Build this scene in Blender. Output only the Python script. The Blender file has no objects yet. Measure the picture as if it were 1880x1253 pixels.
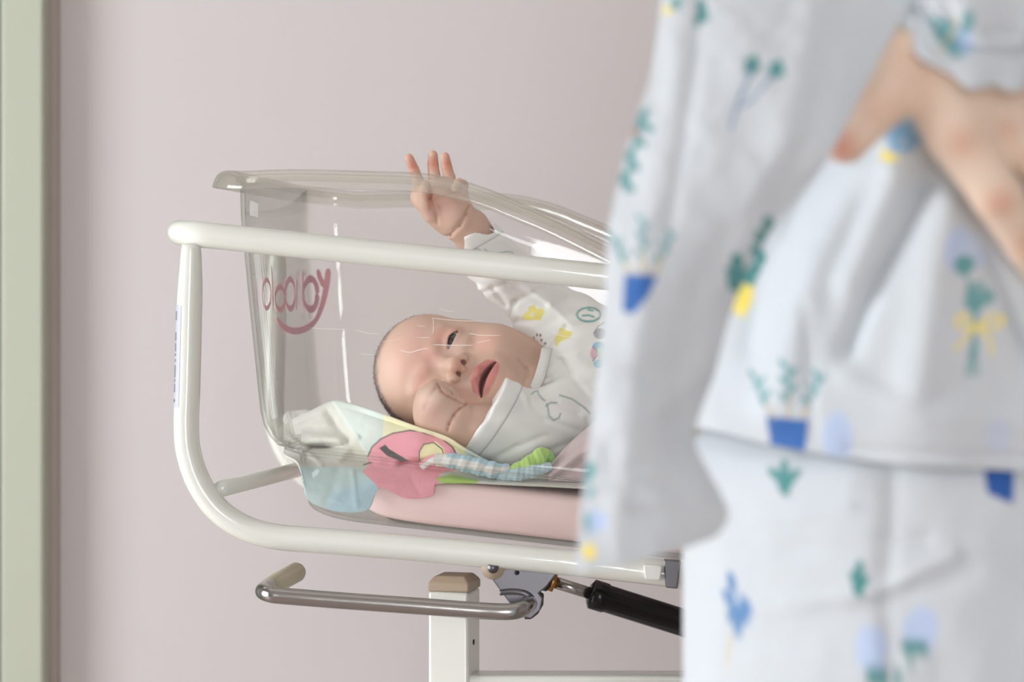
import bpy, math, random
import numpy as np
from mathutils import Vector, Matrix
from mathutils.bvhtree import BVHTree
random.seed(5)
RNG = np.random.RandomState(7)
scn = bpy.context.scene
COL = scn.collection
CAMZ = 1.05
F = 85.0 / 36.0 * 1880.0          # focal length in pixels of a 1880 px wide frame
HX, HY = 940.0, 530.0             # principal point (lens shifted: verticals stay vertical)

def P(px, py, Y):
    return np.array([(px - HX) * Y / F, Y, CAMZ + (HY - py) * Y / F])
def PA(a):
    a = np.asarray(a, float)
    return np.stack([(a[..., 0] - HX) * a[..., 2] / F, a[..., 2], CAMZ + (HY - a[..., 1]) * a[..., 2] / F], -1)
def proj(p):
    p = np.asarray(p, float)
    return np.stack([HX + p[..., 0] * F / p[..., 1], HY - (p[..., 2] - CAMZ) * F / p[..., 1]], -1)

# ---------------------------------------------------------------- object helpers
def sl(c):
    c = np.asarray(c, float) / 255.0
    return np.where(c <= 0.04045, c / 12.92, ((c + 0.055) / 1.055) ** 2.4)
def rgb(*c):
    return tuple(float(x) for x in sl(c)) + (1.0,)

def link(o, parent=None):
    COL.objects.link(o)
    if parent is not None:
        o.parent = parent
        o.matrix_parent_inverse = parent.matrix_world.inverted()
    return o
def tag(o, label=None, cat=None, group=None, kind=None):
    if label: o['label'] = label
    if cat: o['category'] = cat
    if group: o['group'] = group
    if kind: o['kind'] = kind
    return o
def empty(name, loc):
    o = bpy.data.objects.new(name, None)
    o.location = Vector(loc); o.empty_display_size = 0.05
    o.matrix_world = Matrix.Translation(Vector(loc))
    COL.objects.link(o)
    return o
def mesh_obj(name, verts, faces, mat, parent=None, smooth=True, cols=None, uv=None):
    me = bpy.data.meshes.new(name)
    verts = np.asarray(verts, np.float32)
    if isinstance(faces, np.ndarray):
        n, k = faces.shape
        me.vertices.add(len(verts)); me.vertices.foreach_set('co', verts.ravel())
        me.loops.add(n * k); me.loops.foreach_set('vertex_index', faces.astype(np.int32).ravel())
        me.polygons.add(n)
        me.polygons.foreach_set('loop_start', np.arange(0, n * k, k, dtype=np.int32))
        me.update(calc_edges=True); me.validate()
    else:
        me.from_pydata(verts.tolist(), [], [list(f) for f in faces]); me.validate()
    me.update()
    me.polygons.foreach_set('use_smooth', np.full(len(me.polygons), smooth, dtype=bool))
    if cols is not None:
        a = me.color_attributes.new('Col', 'FLOAT_COLOR', 'POINT')
        c = np.ones((len(verts), 4), np.float32); c[:, :3] = cols
        a.data.foreach_set('color', c.ravel())
    me.materials.append(mat)
    o = bpy.data.objects.new(name, me)
    return link(o, parent)
def mod(o, t, **k):
    m = o.modifiers.new(t.lower(), t)
    for a, b in k.items(): setattr(m, a, b)
    return m
def autosmooth(o, ang=40):
    me = o.data
    me.polygons.foreach_set('use_smooth', np.full(len(me.polygons), True, dtype=bool))
    try: me.set_sharp_from_angle(angle=math.radians(ang))
    except Exception: pass
    return o
def bevel(o, w=0.002, seg=3):
    mod(o, 'BEVEL', width=w, segments=seg, limit_method='ANGLE', angle_limit=math.radians(35))
    return autosmooth(o)

class MB:
    def __init__(s): s.v = []; s.f = []
    def add(s, vs, fs):
        b = len(s.v); s.v += [tuple(map(float, p)) for p in vs]; s.f += [[i + b for i in f] for f in fs]; return s
    def box(s, c, h, R=None):
        c = np.array(c, float); R = np.eye(3) if R is None else R
        vs = [c + R @ (np.array(d) * h) for d in [(-1,-1,-1),(1,-1,-1),(1,1,-1),(-1,1,-1),(-1,-1,1),(1,-1,1),(1,1,1),(-1,1,1)]]
        return s.add(vs, [(0,3,2,1),(4,5,6,7),(0,1,5,4),(1,2,6,5),(2,3,7,6),(3,0,4,7)])
    def tube(s, pts, r, n=24, cap=True, closed=False, flat=None):
        pts = np.asarray(pts, float); m = len(pts)
        r = np.full(m, r) if np.isscalar(r) else np.asarray(r, float)
        if closed: T = np.roll(pts, -1, 0) - np.roll(pts, 1, 0)
        else: T = np.gradient(pts, axis=0)
        T /= np.linalg.norm(T, axis=1)[:, None] + 1e-12
        up = np.array([0, 0, 1.0]) if abs(T[0][2]) < .9 else np.array([0, 1.0, 0])
        N = np.cross(T[0], up); N /= np.linalg.norm(N)
        vs = []
        for i in range(m):
            N = N - T[i] * (N @ T[i]); N /= np.linalg.norm(N); B = np.cross(T[i], N)
            for k in range(n):
                a = 2 * math.pi * k / n
                vs.append(pts[i] + r[i] * (N * math.cos(a) + B * math.sin(a)))
        fs = []
        for i in range(m if closed else m - 1):
            j = (i + 1) % m
            for k in range(n):
                l = (k + 1) % n
                fs.append((i*n+k, i*n+l, j*n+l, j*n+k))
        if cap and not closed:
            fs.append(tuple(range(n - 1, -1, -1))); fs.append(tuple((m-1)*n + k for k in range(n)))
        return s.add(vs, fs)
    def cyl(s, a, b, r, n=32, r2=None):
        return s.tube([a, b], [r, r if r2 is None else r2], n)
    def build(s, name, mat, parent=None, smooth=True):
        return mesh_obj(name, s.v, s.f, mat, parent, smooth)

def cr(pts, n=8, closed=False):
    """Catmull-Rom through the points"""
    p = np.asarray(pts, float); m = len(p); out = []
    for i in range(m if closed else m - 1):
        if closed: a, b, c, d = p[(i-1) % m], p[i], p[(i+1) % m], p[(i+2) % m]
        else:
            a = p[i-1] if i > 0 else 2*p[0]-p[1]; b = p[i]; c = p[i+1]; d = p[i+2] if i+2 < m else 2*p[-1]-p[-2]
        for k in range(n):
            t = k / n
            out.append(.5*((2*b)+(c-a)*t+(2*a-5*b+4*c-d)*t*t+(3*b-a-3*c+d)*t**3))
    if not closed: out.append(p[-1])
    return np.array(out)
def resample(p, n):
    d = np.r_[0, np.cumsum(np.linalg.norm(np.diff(p, axis=0), axis=1))]
    t = np.linspace(0, d[-1], n)
    return np.stack([np.interp(t, d, p[:, k]) for k in range(p.shape[1])], 1)
def crgrid(G, nu, nv):
    """G rows x cols x k control grid -> fine grid"""
    G = np.asarray(G, float)
    R = np.stack([cr(row, nu) for row in G])
    return np.stack([cr(R[:, j], nv) for j in range(R.shape[1])], 1)
def gridfaces(m, n, wrap=False):
    i, j = np.meshgrid(np.arange(m - 1), np.arange(n if wrap else n - 1), indexing='ij')
    i = i.ravel(); j = j.ravel(); k = (j + 1) % n
    return np.stack([i*n+j, (i+1)*n+j, (i+1)*n+k, i*n+k], 1)

def wobble(p, scale, seed, octaves=3):
    """smooth pseudo noise in [-1,1]"""
    r = np.random.RandomState(seed); out = np.zeros(p.shape[:-1])
    amp = 1.0
    for o in range(octaves):
        for _ in range(5):
            k = r.normal(size=p.shape[-1]); k /= np.linalg.norm(k)
            out += amp * np.sin((p @ k) * 2*math.pi/scale * (2**o) * r.uniform(.6, 1.4) + r.uniform(0, 6.28)) / 5
        amp *= .5
    return out
def sst(x, a, b):
    t = np.clip((x - a) / (b - a), 0, 1); return t*t*(3-2*t)

# painting of printed patterns in a 2D cloth coordinate
def seg_d(q, a, b):
    a = np.asarray(a, float); b = np.asarray(b, float); d = b - a
    t = np.clip(((q - a) @ d) / (d @ d + 1e-9), 0, 1)
    return np.linalg.norm(q - (a + t[..., None] * d), axis=-1)
def paint(C, q, col, m):
    m = np.clip(m, 0, 1)[..., None]
    C[...] = C * (1 - m) + sl(col) * m
def p_line(C, q, pts, w, col, soft=1.5, op=1.0):
    d = np.full(q.shape[:-1], 1e9)
    for a, b in zip(pts[:-1], pts[1:]): d = np.minimum(d, seg_d(q, a, b))
    paint(C, q, col, op * (1 - sst(d, w/2 - soft/2, w/2 + soft/2)))
def p_ell(C, q, c, rx, ry, col, ang=0, soft=1.5, op=1.0):
    a = math.radians(ang); d = q - np.asarray(c, float)
    x = d[..., 0]*math.cos(a) + d[..., 1]*math.sin(a); y = -d[..., 0]*math.sin(a) + d[..., 1]*math.cos(a)
    k = np.sqrt((x/rx)**2 + (y/ry)**2); s = soft / min(rx, ry)
    paint(C, q, col, op * (1 - sst(k, 1 - s/2, 1 + s/2)))
def inpoly(q, poly):
    x, y = q[..., 0], q[..., 1]; ins = np.zeros(x.shape, bool); n = len(poly)
    for i in range(n):
        x1, y1 = poly[i]; x2, y2 = poly[(i+1) % n]
        if y1 == y2: continue
        c = ((y1 > y) != (y2 > y)) & (x < (x2-x1)*(y-y1)/(y2-y1)+x1); ins ^= c
    return ins
def p_poly(C, q, poly, col, soft=1.5, op=1.0):
    ins = inpoly(q, poly); d = np.full(q.shape[:-1], 1e9)
    for i in range(len(poly)): d = np.minimum(d, seg_d(q, poly[i], poly[(i+1) % len(poly)]))
    d = np.where(ins, -d, d)
    paint(C, q, col, op * (1 - sst(d, -soft/2, soft/2)))

# ---------------------------------------------------------------- signed distance modelling
class SDF:
    def __init__(s, lo, hi, h):
        s.lo = np.array(lo, float); s.h = h
        s.n = np.ceil((np.array(hi) - s.lo) / h).astype(int) + 1
        s.ax = [s.lo[i] + h * np.arange(s.n[i]) for i in range(3)]
        s.D = np.full(s.n, 0.05, np.float32)
    def box(s, lo, hi):
        a = np.clip(np.floor((np.asarray(lo) - s.lo) / s.h).astype(int), 0, s.n)
        b = np.clip(np.ceil((np.asarray(hi) - s.lo) / s.h).astype(int) + 1, 0, s.n)
        sl_ = tuple(slice(a[i], b[i]) for i in range(3))
        X = np.stack(np.meshgrid(*[s.ax[i][sl_[i]].astype(np.float32) for i in range(3)], indexing='ij'), -1)
        return sl_, X
    def op(s, lo, hi, f, k=0.004, mode='add', pad=None):
        pad = (k * 1.5 + 0.006) if pad is None else pad
        sl_, X = s.box(np.asarray(lo) - pad, np.asarray(hi) + pad)
        if X.size == 0: return
        d = f(X).astype(np.float32); A = s.D[sl_]
        if mode == 'add':
            h = np.clip(.5 + .5*(A - d)/k, 0, 1); s.D[sl_] = A*(1-h) + d*h - k*h*(1-h)
        elif mode == 'sub':
            h = np.clip(.5 - .5*(A + d)/k, 0, 1); s.D[sl_] = A*(1-h) - d*h + k*h*(1-h)
        elif mode == 'and':
            h = np.clip(.5 - .5*(A - d)/k, 0, 1); s.D[sl_] = A*(1-h) + d*h + k*h*(1-h)
        elif mode == 'off':
            s.D[sl_] = A + d
    def ell(s, c, r, R=None, k=0.004, mode='add'):
        c = np.asarray(c, float); r = np.asarray(r, float); R = np.eye(3) if R is None else R
        m = r.max()
        def f(X):
            q = (X - c) @ R          # columns of R are the axes
            k0 = np.linalg.norm(q / r, axis=-1); k1 = np.linalg.norm(q / (r*r), axis=-1) + 1e-6
            return k0 * (k0 - 1) / k1
        s.op(c - m, c + m, f, k, mode)
    def cone(s, a, b, ra, rb, k=0.004, mode='add', squash=None):
        a = np.asarray(a, float); b = np.asarray(b, float); d = b - a; L2 = d @ d + 1e-12
        m = max(ra, rb)
        def f(X):
            w = X - a
            t = np.clip((w @ d) / L2, 0, 1)
            w = w - t[..., None] * d
            if squash is not None:
                n, fac = squash
                w = w + (w @ n)[..., None] * n * (1/fac - 1)
                return (np.linalg.norm(w, axis=-1) - (ra + (rb-ra)*t)) * min(1, fac)
            return np.linalg.norm(w, axis=-1) - (ra + (rb-ra)*t)
        s.op(np.minimum(a, b) - m, np.maximum(a, b) + m, f, k, mode)
    def chain(s, pts, rs, k=0.004, kk=None, mode='add'):
        for i in range(len(pts) - 1):
            s.cone(pts[i], pts[i+1], rs[i], rs[i+1], k if i == 0 or kk is None else kk, mode)
    def mesh(s, smooth=2):
        D = s.D; S = D < 0
        nx, ny, nz = D.shape
        c8 = [(i, j, k) for i in (0, 1) for j in (0, 1) for k in (0, 1)]
        any_ = np.zeros((nx-1, ny-1, nz-1), bool); all_ = np.ones((nx-1, ny-1, nz-1), bool)
        for i, j, k in c8:
            v = S[i:nx-1+i, j:ny-1+j, k:nz-1+k]; any_ |= v; all_ &= v
        act = any_ & ~all_
        idx = np.argwhere(act)
        num = np.full(act.shape, -1, np.int32); num[act] = np.arange(len(idx))
        acc = np.zeros((len(idx), 3)); cnt = np.zeros(len(idx))
        for a in c8:
            for ax in range(3):
                if a[ax] == 1: continue
                b = list(a); b[ax] = 1
                da = D[idx[:, 0]+a[0], idx[:, 1]+a[1], idx[:, 2]+a[2]]
                db = D[idx[:, 0]+b[0], idx[:, 1]+b[1], idx[:, 2]+b[2]]
                m = (da < 0) != (db < 0)
                t = np.where(m, da / (da - db + 1e-20), 0)
                p = np.tile(np.array(a, float), (len(idx), 1)); p[:, ax] += t
                acc[m] += p[m]; cnt[m] += 1
        V = s.lo + (idx + acc / cnt[:, None]) * s.h
        Fs = []
        for ax in range(3):
            o = [0, 1, 2]; o.remove(ax)
            sa = [slice(None)]*3; sb = [slice(None)]*3
            sa[ax] = slice(0, -1); sb[ax] = slice(1, None)
            A = S[tuple(sa)]; B = S[tuple(sb)]
            e = np.argwhere(A != B)
            ok = (e[:, o[0]] > 0) & (e[:, o[1]] > 0) & (e[:, o[0]] < D.shape[o[0]]-1) & (e[:, o[1]] < D.shape[o[1]]-1)
            e = e[ok]; inside = A[e[:, 0], e[:, 1], e[:, 2]]
            def cell(d0, d1):
                q = e.copy(); q[:, o[0]] += d0; q[:, o[1]] += d1
                return num[q[:, 0], q[:, 1], q[:, 2]]
            q = np.stack([cell(-1, -1), cell(0, -1), cell(0, 0), cell(-1, 0)], 1)
            flip = inside if ax != 1 else ~inside
            q[~flip] = q[~flip][:, ::-1]
            Fs.append(q)
        Fc = np.concatenate(Fs); Fc = Fc[(Fc >= 0).all(1)]
        for _ in range(smooth):
            acc = np.zeros_like(V); cn = np.zeros(len(V))
            for a, b in ((0, 1), (1, 2), (2, 3), (3, 0)):
                for x, y in ((a, b), (b, a)):
                    for c in range(3): acc[:, c] += np.bincount(Fc[:, x], V[Fc[:, y], c], len(V))
                    cn += np.bincount(Fc[:, x], minlength=len(V))
            V = V*.5 + .5*acc/np.maximum(cn, 1)[:, None]
        return V, Fc
def keep_main(V, Fc):
    """largest connected piece of a quad mesh"""
    lab = np.arange(len(V))
    while True:
        m = lab[Fc].min(1); new = lab.copy()
        for k in range(4): np.minimum.at(new, Fc[:, k], m)
        new = new[new]
        if (new == lab).all(): break
        lab = new
    main = np.bincount(lab).argmax(); kp = lab == main
    re = np.cumsum(kp) - 1
    return V[kp], re[Fc[kp[Fc[:, 0]]]]

# ---------------------------------------------------------------- materials
def mat(name, color=(.8,.8,.8,1), rough=.5, metal=0, attr=False, sss=0, coat=0, spec=.5, bump=None, sheen=0, sheenr=.5):
    m = bpy.data.materials.new(name); m.use_nodes = True
    nt = m.node_tree; b = nt.nodes['Principled BSDF']
    b.inputs['Base Color'].default_value = color
    b.inputs['Roughness'].default_value = rough
    b.inputs['Metallic'].default_value = metal
    b.inputs['Specular IOR Level'].default_value = spec
    b.inputs['Coat Weight'].default_value = coat
    if sheen: b.inputs['Sheen Weight'].default_value = sheen; b.inputs['Sheen Roughness'].default_value = sheenr
    if sss:
        b.inputs['Subsurface Weight'].default_value = sss
        b.inputs['Subsurface Radius'].default_value = (1.0, .35, .2)
        b.inputs['Subsurface Scale'].default_value = .004
    if attr:
        a = nt.nodes.new('ShaderNodeVertexColor'); a.layer_name = 'Col'
        nt.links.new(a.outputs['Color'], b.inputs['Base Color'])
    if bump:
        tc = nt.nodes.new('ShaderNodeTexCoord'); prev = None
        for (kind, sc, strength, dist, stretch) in bump:
            mp = nt.nodes.new('ShaderNodeMapping'); mp.inputs['Scale'].default_value = stretch
            nt.links.new(tc.outputs['Object'], mp.inputs['Vector'])
            if kind == 'noise':
                t = nt.nodes.new('ShaderNodeTexNoise'); t.inputs['Scale'].default_value = sc; t.inputs['Detail'].default_value = 4; out = t.outputs['Fac']
            elif kind == 'wave':
                t = nt.nodes.new('ShaderNodeTexWave'); t.inputs['Scale'].default_value = sc; t.inputs['Distortion'].default_value = 1.5; out = t.outputs['Fac']
            else:
                t = nt.nodes.new('ShaderNodeTexVoronoi'); t.inputs['Scale'].default_value = sc; out = t.outputs['Distance']
            nt.links.new(mp.outputs['Vector'], t.inputs['Vector'])
            bp = nt.nodes.new('ShaderNodeBump'); bp.inputs['Strength'].default_value = strength; bp.inputs['Distance'].default_value = dist
            nt.links.new(out, bp.inputs['Height'])
            if prev: nt.links.new(prev.outputs['Normal'], bp.inputs['Normal'])
            prev = bp
        nt.links.new(prev.outputs['Normal'], b.inputs['Normal'])
    return m
def clear_mat(name, face=(.999,.999,.996), edge=(.60,.61,.55), gloss=.02, milk=0.0, ior=1.49, base=.023, pwr=3.0):
    """thin clear plastic: see-through, darker where one looks along the sheet, Fresnel gloss"""
    m = bpy.data.materials.new(name); m.use_nodes = True; nt = m.node_tree; N = nt.nodes; L = nt.links
    N.clear(); out = N.new('ShaderNodeOutputMaterial')
    tr = N.new('ShaderNodeBsdfTransparent'); gl = N.new('ShaderNodeBsdfGlossy'); gl.inputs['Roughness'].default_value = gloss
    lw = N.new('ShaderNodeLayerWeight'); lw.inputs['Blend'].default_value = .35
    mx = N.new('ShaderNodeMixRGB'); mx.inputs[1].default_value = (*face, 1); mx.inputs[2].default_value = (*edge, 1)
    pw = N.new('ShaderNodeMath'); pw.operation = 'POWER'; pw.inputs[1].default_value = pwr
    L.new(lw.outputs['Facing'], pw.inputs[0]); L.new(pw.outputs[0], mx.inputs[0]); L.new(mx.outputs[0], tr.inputs['Color'])
    fr = N.new('ShaderNodeFresnel'); fr.inputs['IOR'].default_value = ior
    geo = N.new('ShaderNodeNewGeometry')
    mi = N.new('ShaderNodeMixShader'); L.new(fr.outputs[0], mi.inputs[0]); L.new(tr.outputs[0], mi.inputs[1]); L.new(gl.outputs[0], mi.inputs[2])
    # the same Fresnel from both sides of the sheet
    fr2 = N.new('ShaderNodeMath'); fr2.operation = 'SUBTRACT'
    L.new(mi.outputs[0], out.inputs['Surface'])
    N.remove(fr2); N.remove(geo); N.remove(fr)
    sch = N.new('ShaderNodeMath'); sch.operation = 'POWER'; sch.inputs[1].default_value = 5
    sub = N.new('ShaderNodeMath'); sub.operation = 'SUBTRACT'; sub.inputs[0].default_value = 1.0
    lw2 = N.new('ShaderNodeLayerWeight'); lw2.inputs['Blend'].default_value = .5
    L.new(lw2.outputs['Facing'], sch.inputs[0])
    ma = N.new('ShaderNodeMath'); ma.operation = 'MULTIPLY_ADD'; ma.inputs[1].default_value = .6; ma.inputs[2].default_value = base
    L.new(sch.outputs[0], ma.inputs[0]); L.new(ma.outputs[0], mi.inputs[0]); N.remove(sub)
    if milk:
        df = N.new('ShaderNodeBsdfTranslucent'); df.inputs['Color'].default_value = (.9, .88, .84, 1)
        d2 = N.new('ShaderNodeBsdfDiffuse'); d2.inputs['Color'].default_value = (.9, .88, .84, 1)
        ad = N.new('ShaderNodeMixShader'); ad.inputs[0].default_value = .5; L.new(df.outputs[0], ad.inputs[1]); L.new(d2.outputs[0], ad.inputs[2])
        m2 = N.new('ShaderNodeMixShader'); m2.inputs[0].default_value = milk
        L.new(mi.outputs[0], m2.inputs[1]); L.new(ad.outputs[0], m2.inputs[2]); L.new(m2.outputs[0], out.inputs['Surface'])
    return m

M_wall = mat('wall_paint', rgb(206, 200, 199), .85, bump=[('noise', 60, .05, .002, (1,1,1))])
M_trim = mat('door_frame_paint', rgb(180, 184, 166), .5)
M_dark = mat('dark_gap', rgb(70, 74, 66), .7)
M_floor = mat('floor_vinyl', rgb(200, 184, 176), .5)
M_ceil = mat('ceiling_paint', rgb(226, 222, 218), .9)
M_enamel = mat('white_enamel', rgb(226, 227, 218), .38, coat=.9)
M_clear = clear_mat('clear_acrylic')
M_rim = clear_mat('clear_acrylic_rim', face=(.97,.965,.94), edge=(.70,.68,.60), gloss=.10, milk=.10, base=.10)
M_logo = mat('pink_print', rgb(222, 168, 176), .6)
M_scratch = mat('scratch_white', rgb(244, 238, 232), .6)
M_mattress = mat('pink_mattress_cloth', rgb(254, 226, 222), .8, bump=[('wave', 900, .12, .0003, (1,1,.6))], sheen=.2)
M_chrome = mat('chrome', rgb(158, 155, 152), .2, metal=1, bump=[('noise', 90, .12, .0006, (1,1,1))])
M_zinc = mat('zinc_plate', rgb(112, 110, 114), .36, metal=1, bump=[('noise', 300, .1, .0005, (1,1,1))])
M_brass = mat('brass', rgb(176, 128, 74), .35, metal=1)
M_grip = mat('cream_grip', rgb(190, 184, 160), .45)
M_cap = mat('beige_cap', rgb(178, 160, 138), .5)
M_black = mat('black_cylinder_paint', rgb(5, 5, 7), .2, spec=.3)
M_blackp = mat('black_rubber', rgb(24, 22, 24), .6)
M_sticker = mat('grey_sticker', rgb(186, 190, 198), .5)
M_ink = mat('dark_ink', rgb(60, 62, 70), .6)
M_skin = mat('baby_skin', rough=.5, attr=True, sss=.35, bump=[('noise', 700, .08, .0004, (1,1,1))])
M_skin2 = mat('adult_skin', rough=.55, attr=True, sss=.25)
M_baby_cloth = mat('baby_cotton', rough=.9, attr=True, sheen=.2, bump=[('noise', 900, .12, .0004, (1,1,1))])
M_towel = mat('printed_towel', rough=.95, attr=True, sheen=.3, bump=[('noise', 1200, .35, .0008, (1,1,1))])
M_muslin = mat('printed_muslin', rough=.92, attr=True, sheen=.15, bump=[('noise', 130, .35, .002, (1,1,2.2)), ('noise', 500, .25, .0006, (1,1,1))])
M_white_cloth = mat('white_cotton', rgb(236, 236, 232), .9, bump=[('noise', 500, .2, .001, (1,1,1))])
M_hair = mat('fine_dark_hair', rgb(70, 58, 54), .6)
M_eye = mat('eye_surface', rough=.06, attr=True, coat=.6)
M_bow = mat('window_frame_paint', rgb(225, 225, 222), .5)

# ---------------------------------------------------------------- camera
cd = bpy.data.cameras.new('camera'); cam = bpy.data.objects.new('camera', cd); COL.objects.link(cam)
cam.location = (0, 0, CAMZ); cam.rotation_euler = (math.radians(90), 0, 0)
cd.lens = 85; cd.sensor_width = 36; cd.sensor_fit = 'HORIZONTAL'
cd.shift_x = 0; cd.shift_y = (HY - 626.5) / 1880.0
cd.clip_start = .05
cd.dof.use_dof = True; cd.dof.focus_distance = 1.84; cd.dof.aperture_fstop = 7.0; cd.dof.aperture_blades = 9
scn.camera = cam
# ---------------------------------------------------------------- the room
WY = 2.75
def slab(name, x0, x1, y0, y1, z0, z1, m, parent=None, smooth=False):
    return MB().box(((x0+x1)/2, (y0+y1)/2, (z0+z1)/2), np.array([(x1-x0)/2, (y1-y0)/2, (z1-z0)/2])).build(name, m, parent, smooth)
HR_ = 3.2; YR = -5.12
tag(slab('wall_back', -2.2, 2.4, WY, WY+.12, 0, HR_, M_wall), kind='structure')
tag(slab('floor', -2.2, 2.4, YR, WY+.12, -.08, 0, M_floor), kind='structure')
tag(slab('ceiling', -2.2, 2.4, YR, WY+.12, HR_, HR_+.08, M_ceil), kind='structure')
tag(slab('wall_right', 2.4, 2.5, YR, WY+.12, 0, HR_, M_wall), kind='structure')
tag(slab('wall_left', -2.3, -2.2, YR, WY+.12, 0, HR_, M_wall), kind='structure')
# pale green door frame upright at the left of the picture
xr = (80 - HX) * (WY - .05) / F; xl = (1 - HX) * (WY - .05) / F
jb = slab('trim_1', xl, xr, WY-.05, WY, 0, HR_, M_trim); bevel(jb, .004); tag(jb, kind='structure')
g = slab('trim_2', xr, xr+.009, WY-.012, WY, 0, HR_, mat('joint_filler', rgb(176, 164, 156), .8)); tag(g, kind='structure')
dr = slab('door_1', xl-.85, xl-.004, WY-.03, WY, 0, 2.05, mat('door_grey', rgb(110, 116, 104), .5)); tag(dr, kind='structure')
# window wall behind the camera
WINY = -5.0
wx0, wx1, wz0, wz1 = -.72, .50, .45, 2.65
tag(slab('wall_window', -2.2, wx0, WINY-.12, WINY, 0, HR_, M_ceil), kind='structure')
tag(slab('wall_window_right', wx1, 2.4, WINY-.12, WINY, 0, HR_, M_ceil), kind='structure')
tag(slab('wall_window_below', wx0, wx1, WINY-.12, WINY, 0, wz0, M_ceil), kind='structure')
tag(slab('wall_window_above', wx0, wx1, WINY-.12, WINY, wz1, HR_, M_ceil), kind='structure')
M_sky = bpy.data.materials.new('daylight_pane'); M_sky.use_nodes = True
nt = M_sky.node_tree; nt.nodes.clear(); e_ = nt.nodes.new('ShaderNodeEmission'); o_ = nt.nodes.new('ShaderNodeOutputMaterial')
e_.inputs['Color'].default_value = (.93, .97, 1, 1); e_.inputs['Strength'].default_value = 29.0
nt.links.new(e_.outputs[0], o_.inputs['Surface'])
win = slab('window_1', wx0, wx1, WINY-.07, WINY-.06, wz0, wz1, M_sky); tag(win, kind='structure')
fr = MB()
for x in (wx0+.02, wx0+.62, wx1-.02): fr.box((x, WINY-.04, (wz0+wz1)/2), np.array([.014, .02, (wz1-wz0)/2]))
for z in (wz0+.02, wz1-.02): fr.box(((wx0+wx1)/2, WINY-.04, z), np.array([(wx1-wx0)/2, .02, .02]))
fo = fr.build('window_frame', M_bow, win, False); tag(fo, kind='structure')
# unseen glowing panel added on the left wall for soft side light
M_side_glow = M_sky.copy(); M_side_glow.node_tree.nodes['Emission'].inputs['Strength'].default_value = 16.0
side_panel = slab('side_light_panel', -2.19, -2.18, .6, 1.9, .25, 1.85, M_side_glow); tag(side_panel, kind='structure')
w = bpy.data.worlds.new('world'); scn.world = w; w.use_nodes = True
w.node_tree.nodes['Background'].inputs[0].default_value = (.9, .95, 1, 1)
w.node_tree.nodes['Background'].inputs[1].default_value = 1.0
# large soft area light added above the bassinet as top fill
ld = bpy.data.lights.new('overhead_fill', 'AREA'); ld.shape = 'RECTANGLE'; ld.size = 2.2; ld.size_y = 2.2; ld.energy = 10; ld.color = (1, .97, .93)
lo = bpy.data.objects.new('overhead_fill', ld); lo.location = (-.4, 1.95, 3.12); COL.objects.link(lo)

# ---------------------------------------------------------------- bassinet frame of reference (yawed and tilted)
PSI, TH = math.radians(4.0), math.radians(6.0)
U = np.array([math.cos(PSI)*math.cos(TH), -math.sin(PSI)*math.cos(TH), -math.sin(TH)])
V = np.array([math.sin(PSI), math.cos(PSI), 0.0])
W = np.cross(U, V)
O = P(330, 427, 1.80)
B3 = np.stack([U, V, W], 1)
def Lw(u, v, w): return O + u*U + v*V + w*W
def LW(a): return O + np.asarray(a, float) @ B3.T
def loc(px, py, v=0.0):
    d = np.array([(px-HX)/F, 1.0, (HY-py)/F]); C0 = np.array([0, 0, CAMZ])
    t = ((O + v*V - C0) @ V) / (d @ V)
    q = (C0 + d*t - O) @ B3
    return q[0], q[2]
def LP(px, py, v): 
    u, w_ = loc(px, py, v); return Lw(u, v, w_)

fr_root = empty('bassinet_stand', (O + .35*U + .17*V) * np.array([1, 1, 0]))
tag(fr_root, 'white tubular steel bassinet stand with chrome lever and black gas strut', 'bassinet stand')
R0 = .0098
VB = .385
# top rail: a rounded loop round the tub
uL = loc(312, 425, .0)[0] + R0*.2; uR = uL + .80
def rrect(u0, u1, v0, v1, r, nc=10, ns=14):
    pts = []
    cs = [((u0+r, v0+r), math.pi, 1.5*math.pi), ((u1-r, v0+r), 1.5*math.pi, 2*math.pi), ((u1-r, v1-r), 0, .5*math.pi), ((u0+r, v1-r), .5*math.pi, math.pi)]
    for i, (c, a0, a1) in enumerate(cs):
        for k in range(nc+1):
            a = a0 + (a1-a0)*k/nc; pts.append((c[0]+r*math.cos(a), c[1]+r*math.sin(a)))
        c2, b0, _ = cs[(i+1) % 4]
        q = (c2[0]+r*math.cos(b0), c2[1]+r*math.sin(b0)); p = pts[-1]
        for k in range(1, ns): t = k/ns; pts.append((p[0]+(q[0]-p[0])*t, p[1]+(q[1]-p[1])*t))
    return np.array(pts)
rr = rrect(uL, uR, 0, VB, .03)
MB().tube(LW(np.c_[rr, np.zeros(len(rr))]), R0, 28, closed=True).build('top_rail', M_enamel, fr_root)
# hoops: vertical drop, large bend, lower rail
hp = [(351, 449), (350, 500), (348, 560), (346, 640), (344, 720), (342, 780), (346, 830), (364, 885), (398, 935), (445, 968), (500, 985), (570, 992), (700, 1002), (850, 1015), (1000, 1030), (1113, 1041)]
hpl = [loc(x, y, 0) for x, y in hp]
last = hpl[-1]; sl_ = (hpl[-1][1]-hpl[-4][1])/(hpl[-1][0]-hpl[-4][0])
hpl += [(uR-.20, last[1]), (uR-.10, last[1]+.012), (uR-.05, last[1]+.06), (uR-.05, last[1]+.15), (uR-.05, -R0)]
def hoop(v, name):
    pts = cr(LW(np.array([(a, v, b) for a, b in hpl])), 6)
    r = np.full(len(pts), R0*.98)
    r[:14] = R0*(.70 + .28*np.clip(np.arange(14)/11, 0, 1)**.7)
    return MB().tube(pts, r, 24).build(name, M_enamel, fr_root)
hoop(0, 'side_hoop'); hoop(VB, 'side_hoop')
# flattened joint under the rail
a_ = LP(351, 452, 0); b_ = LP(351, 482, 0)
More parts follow.
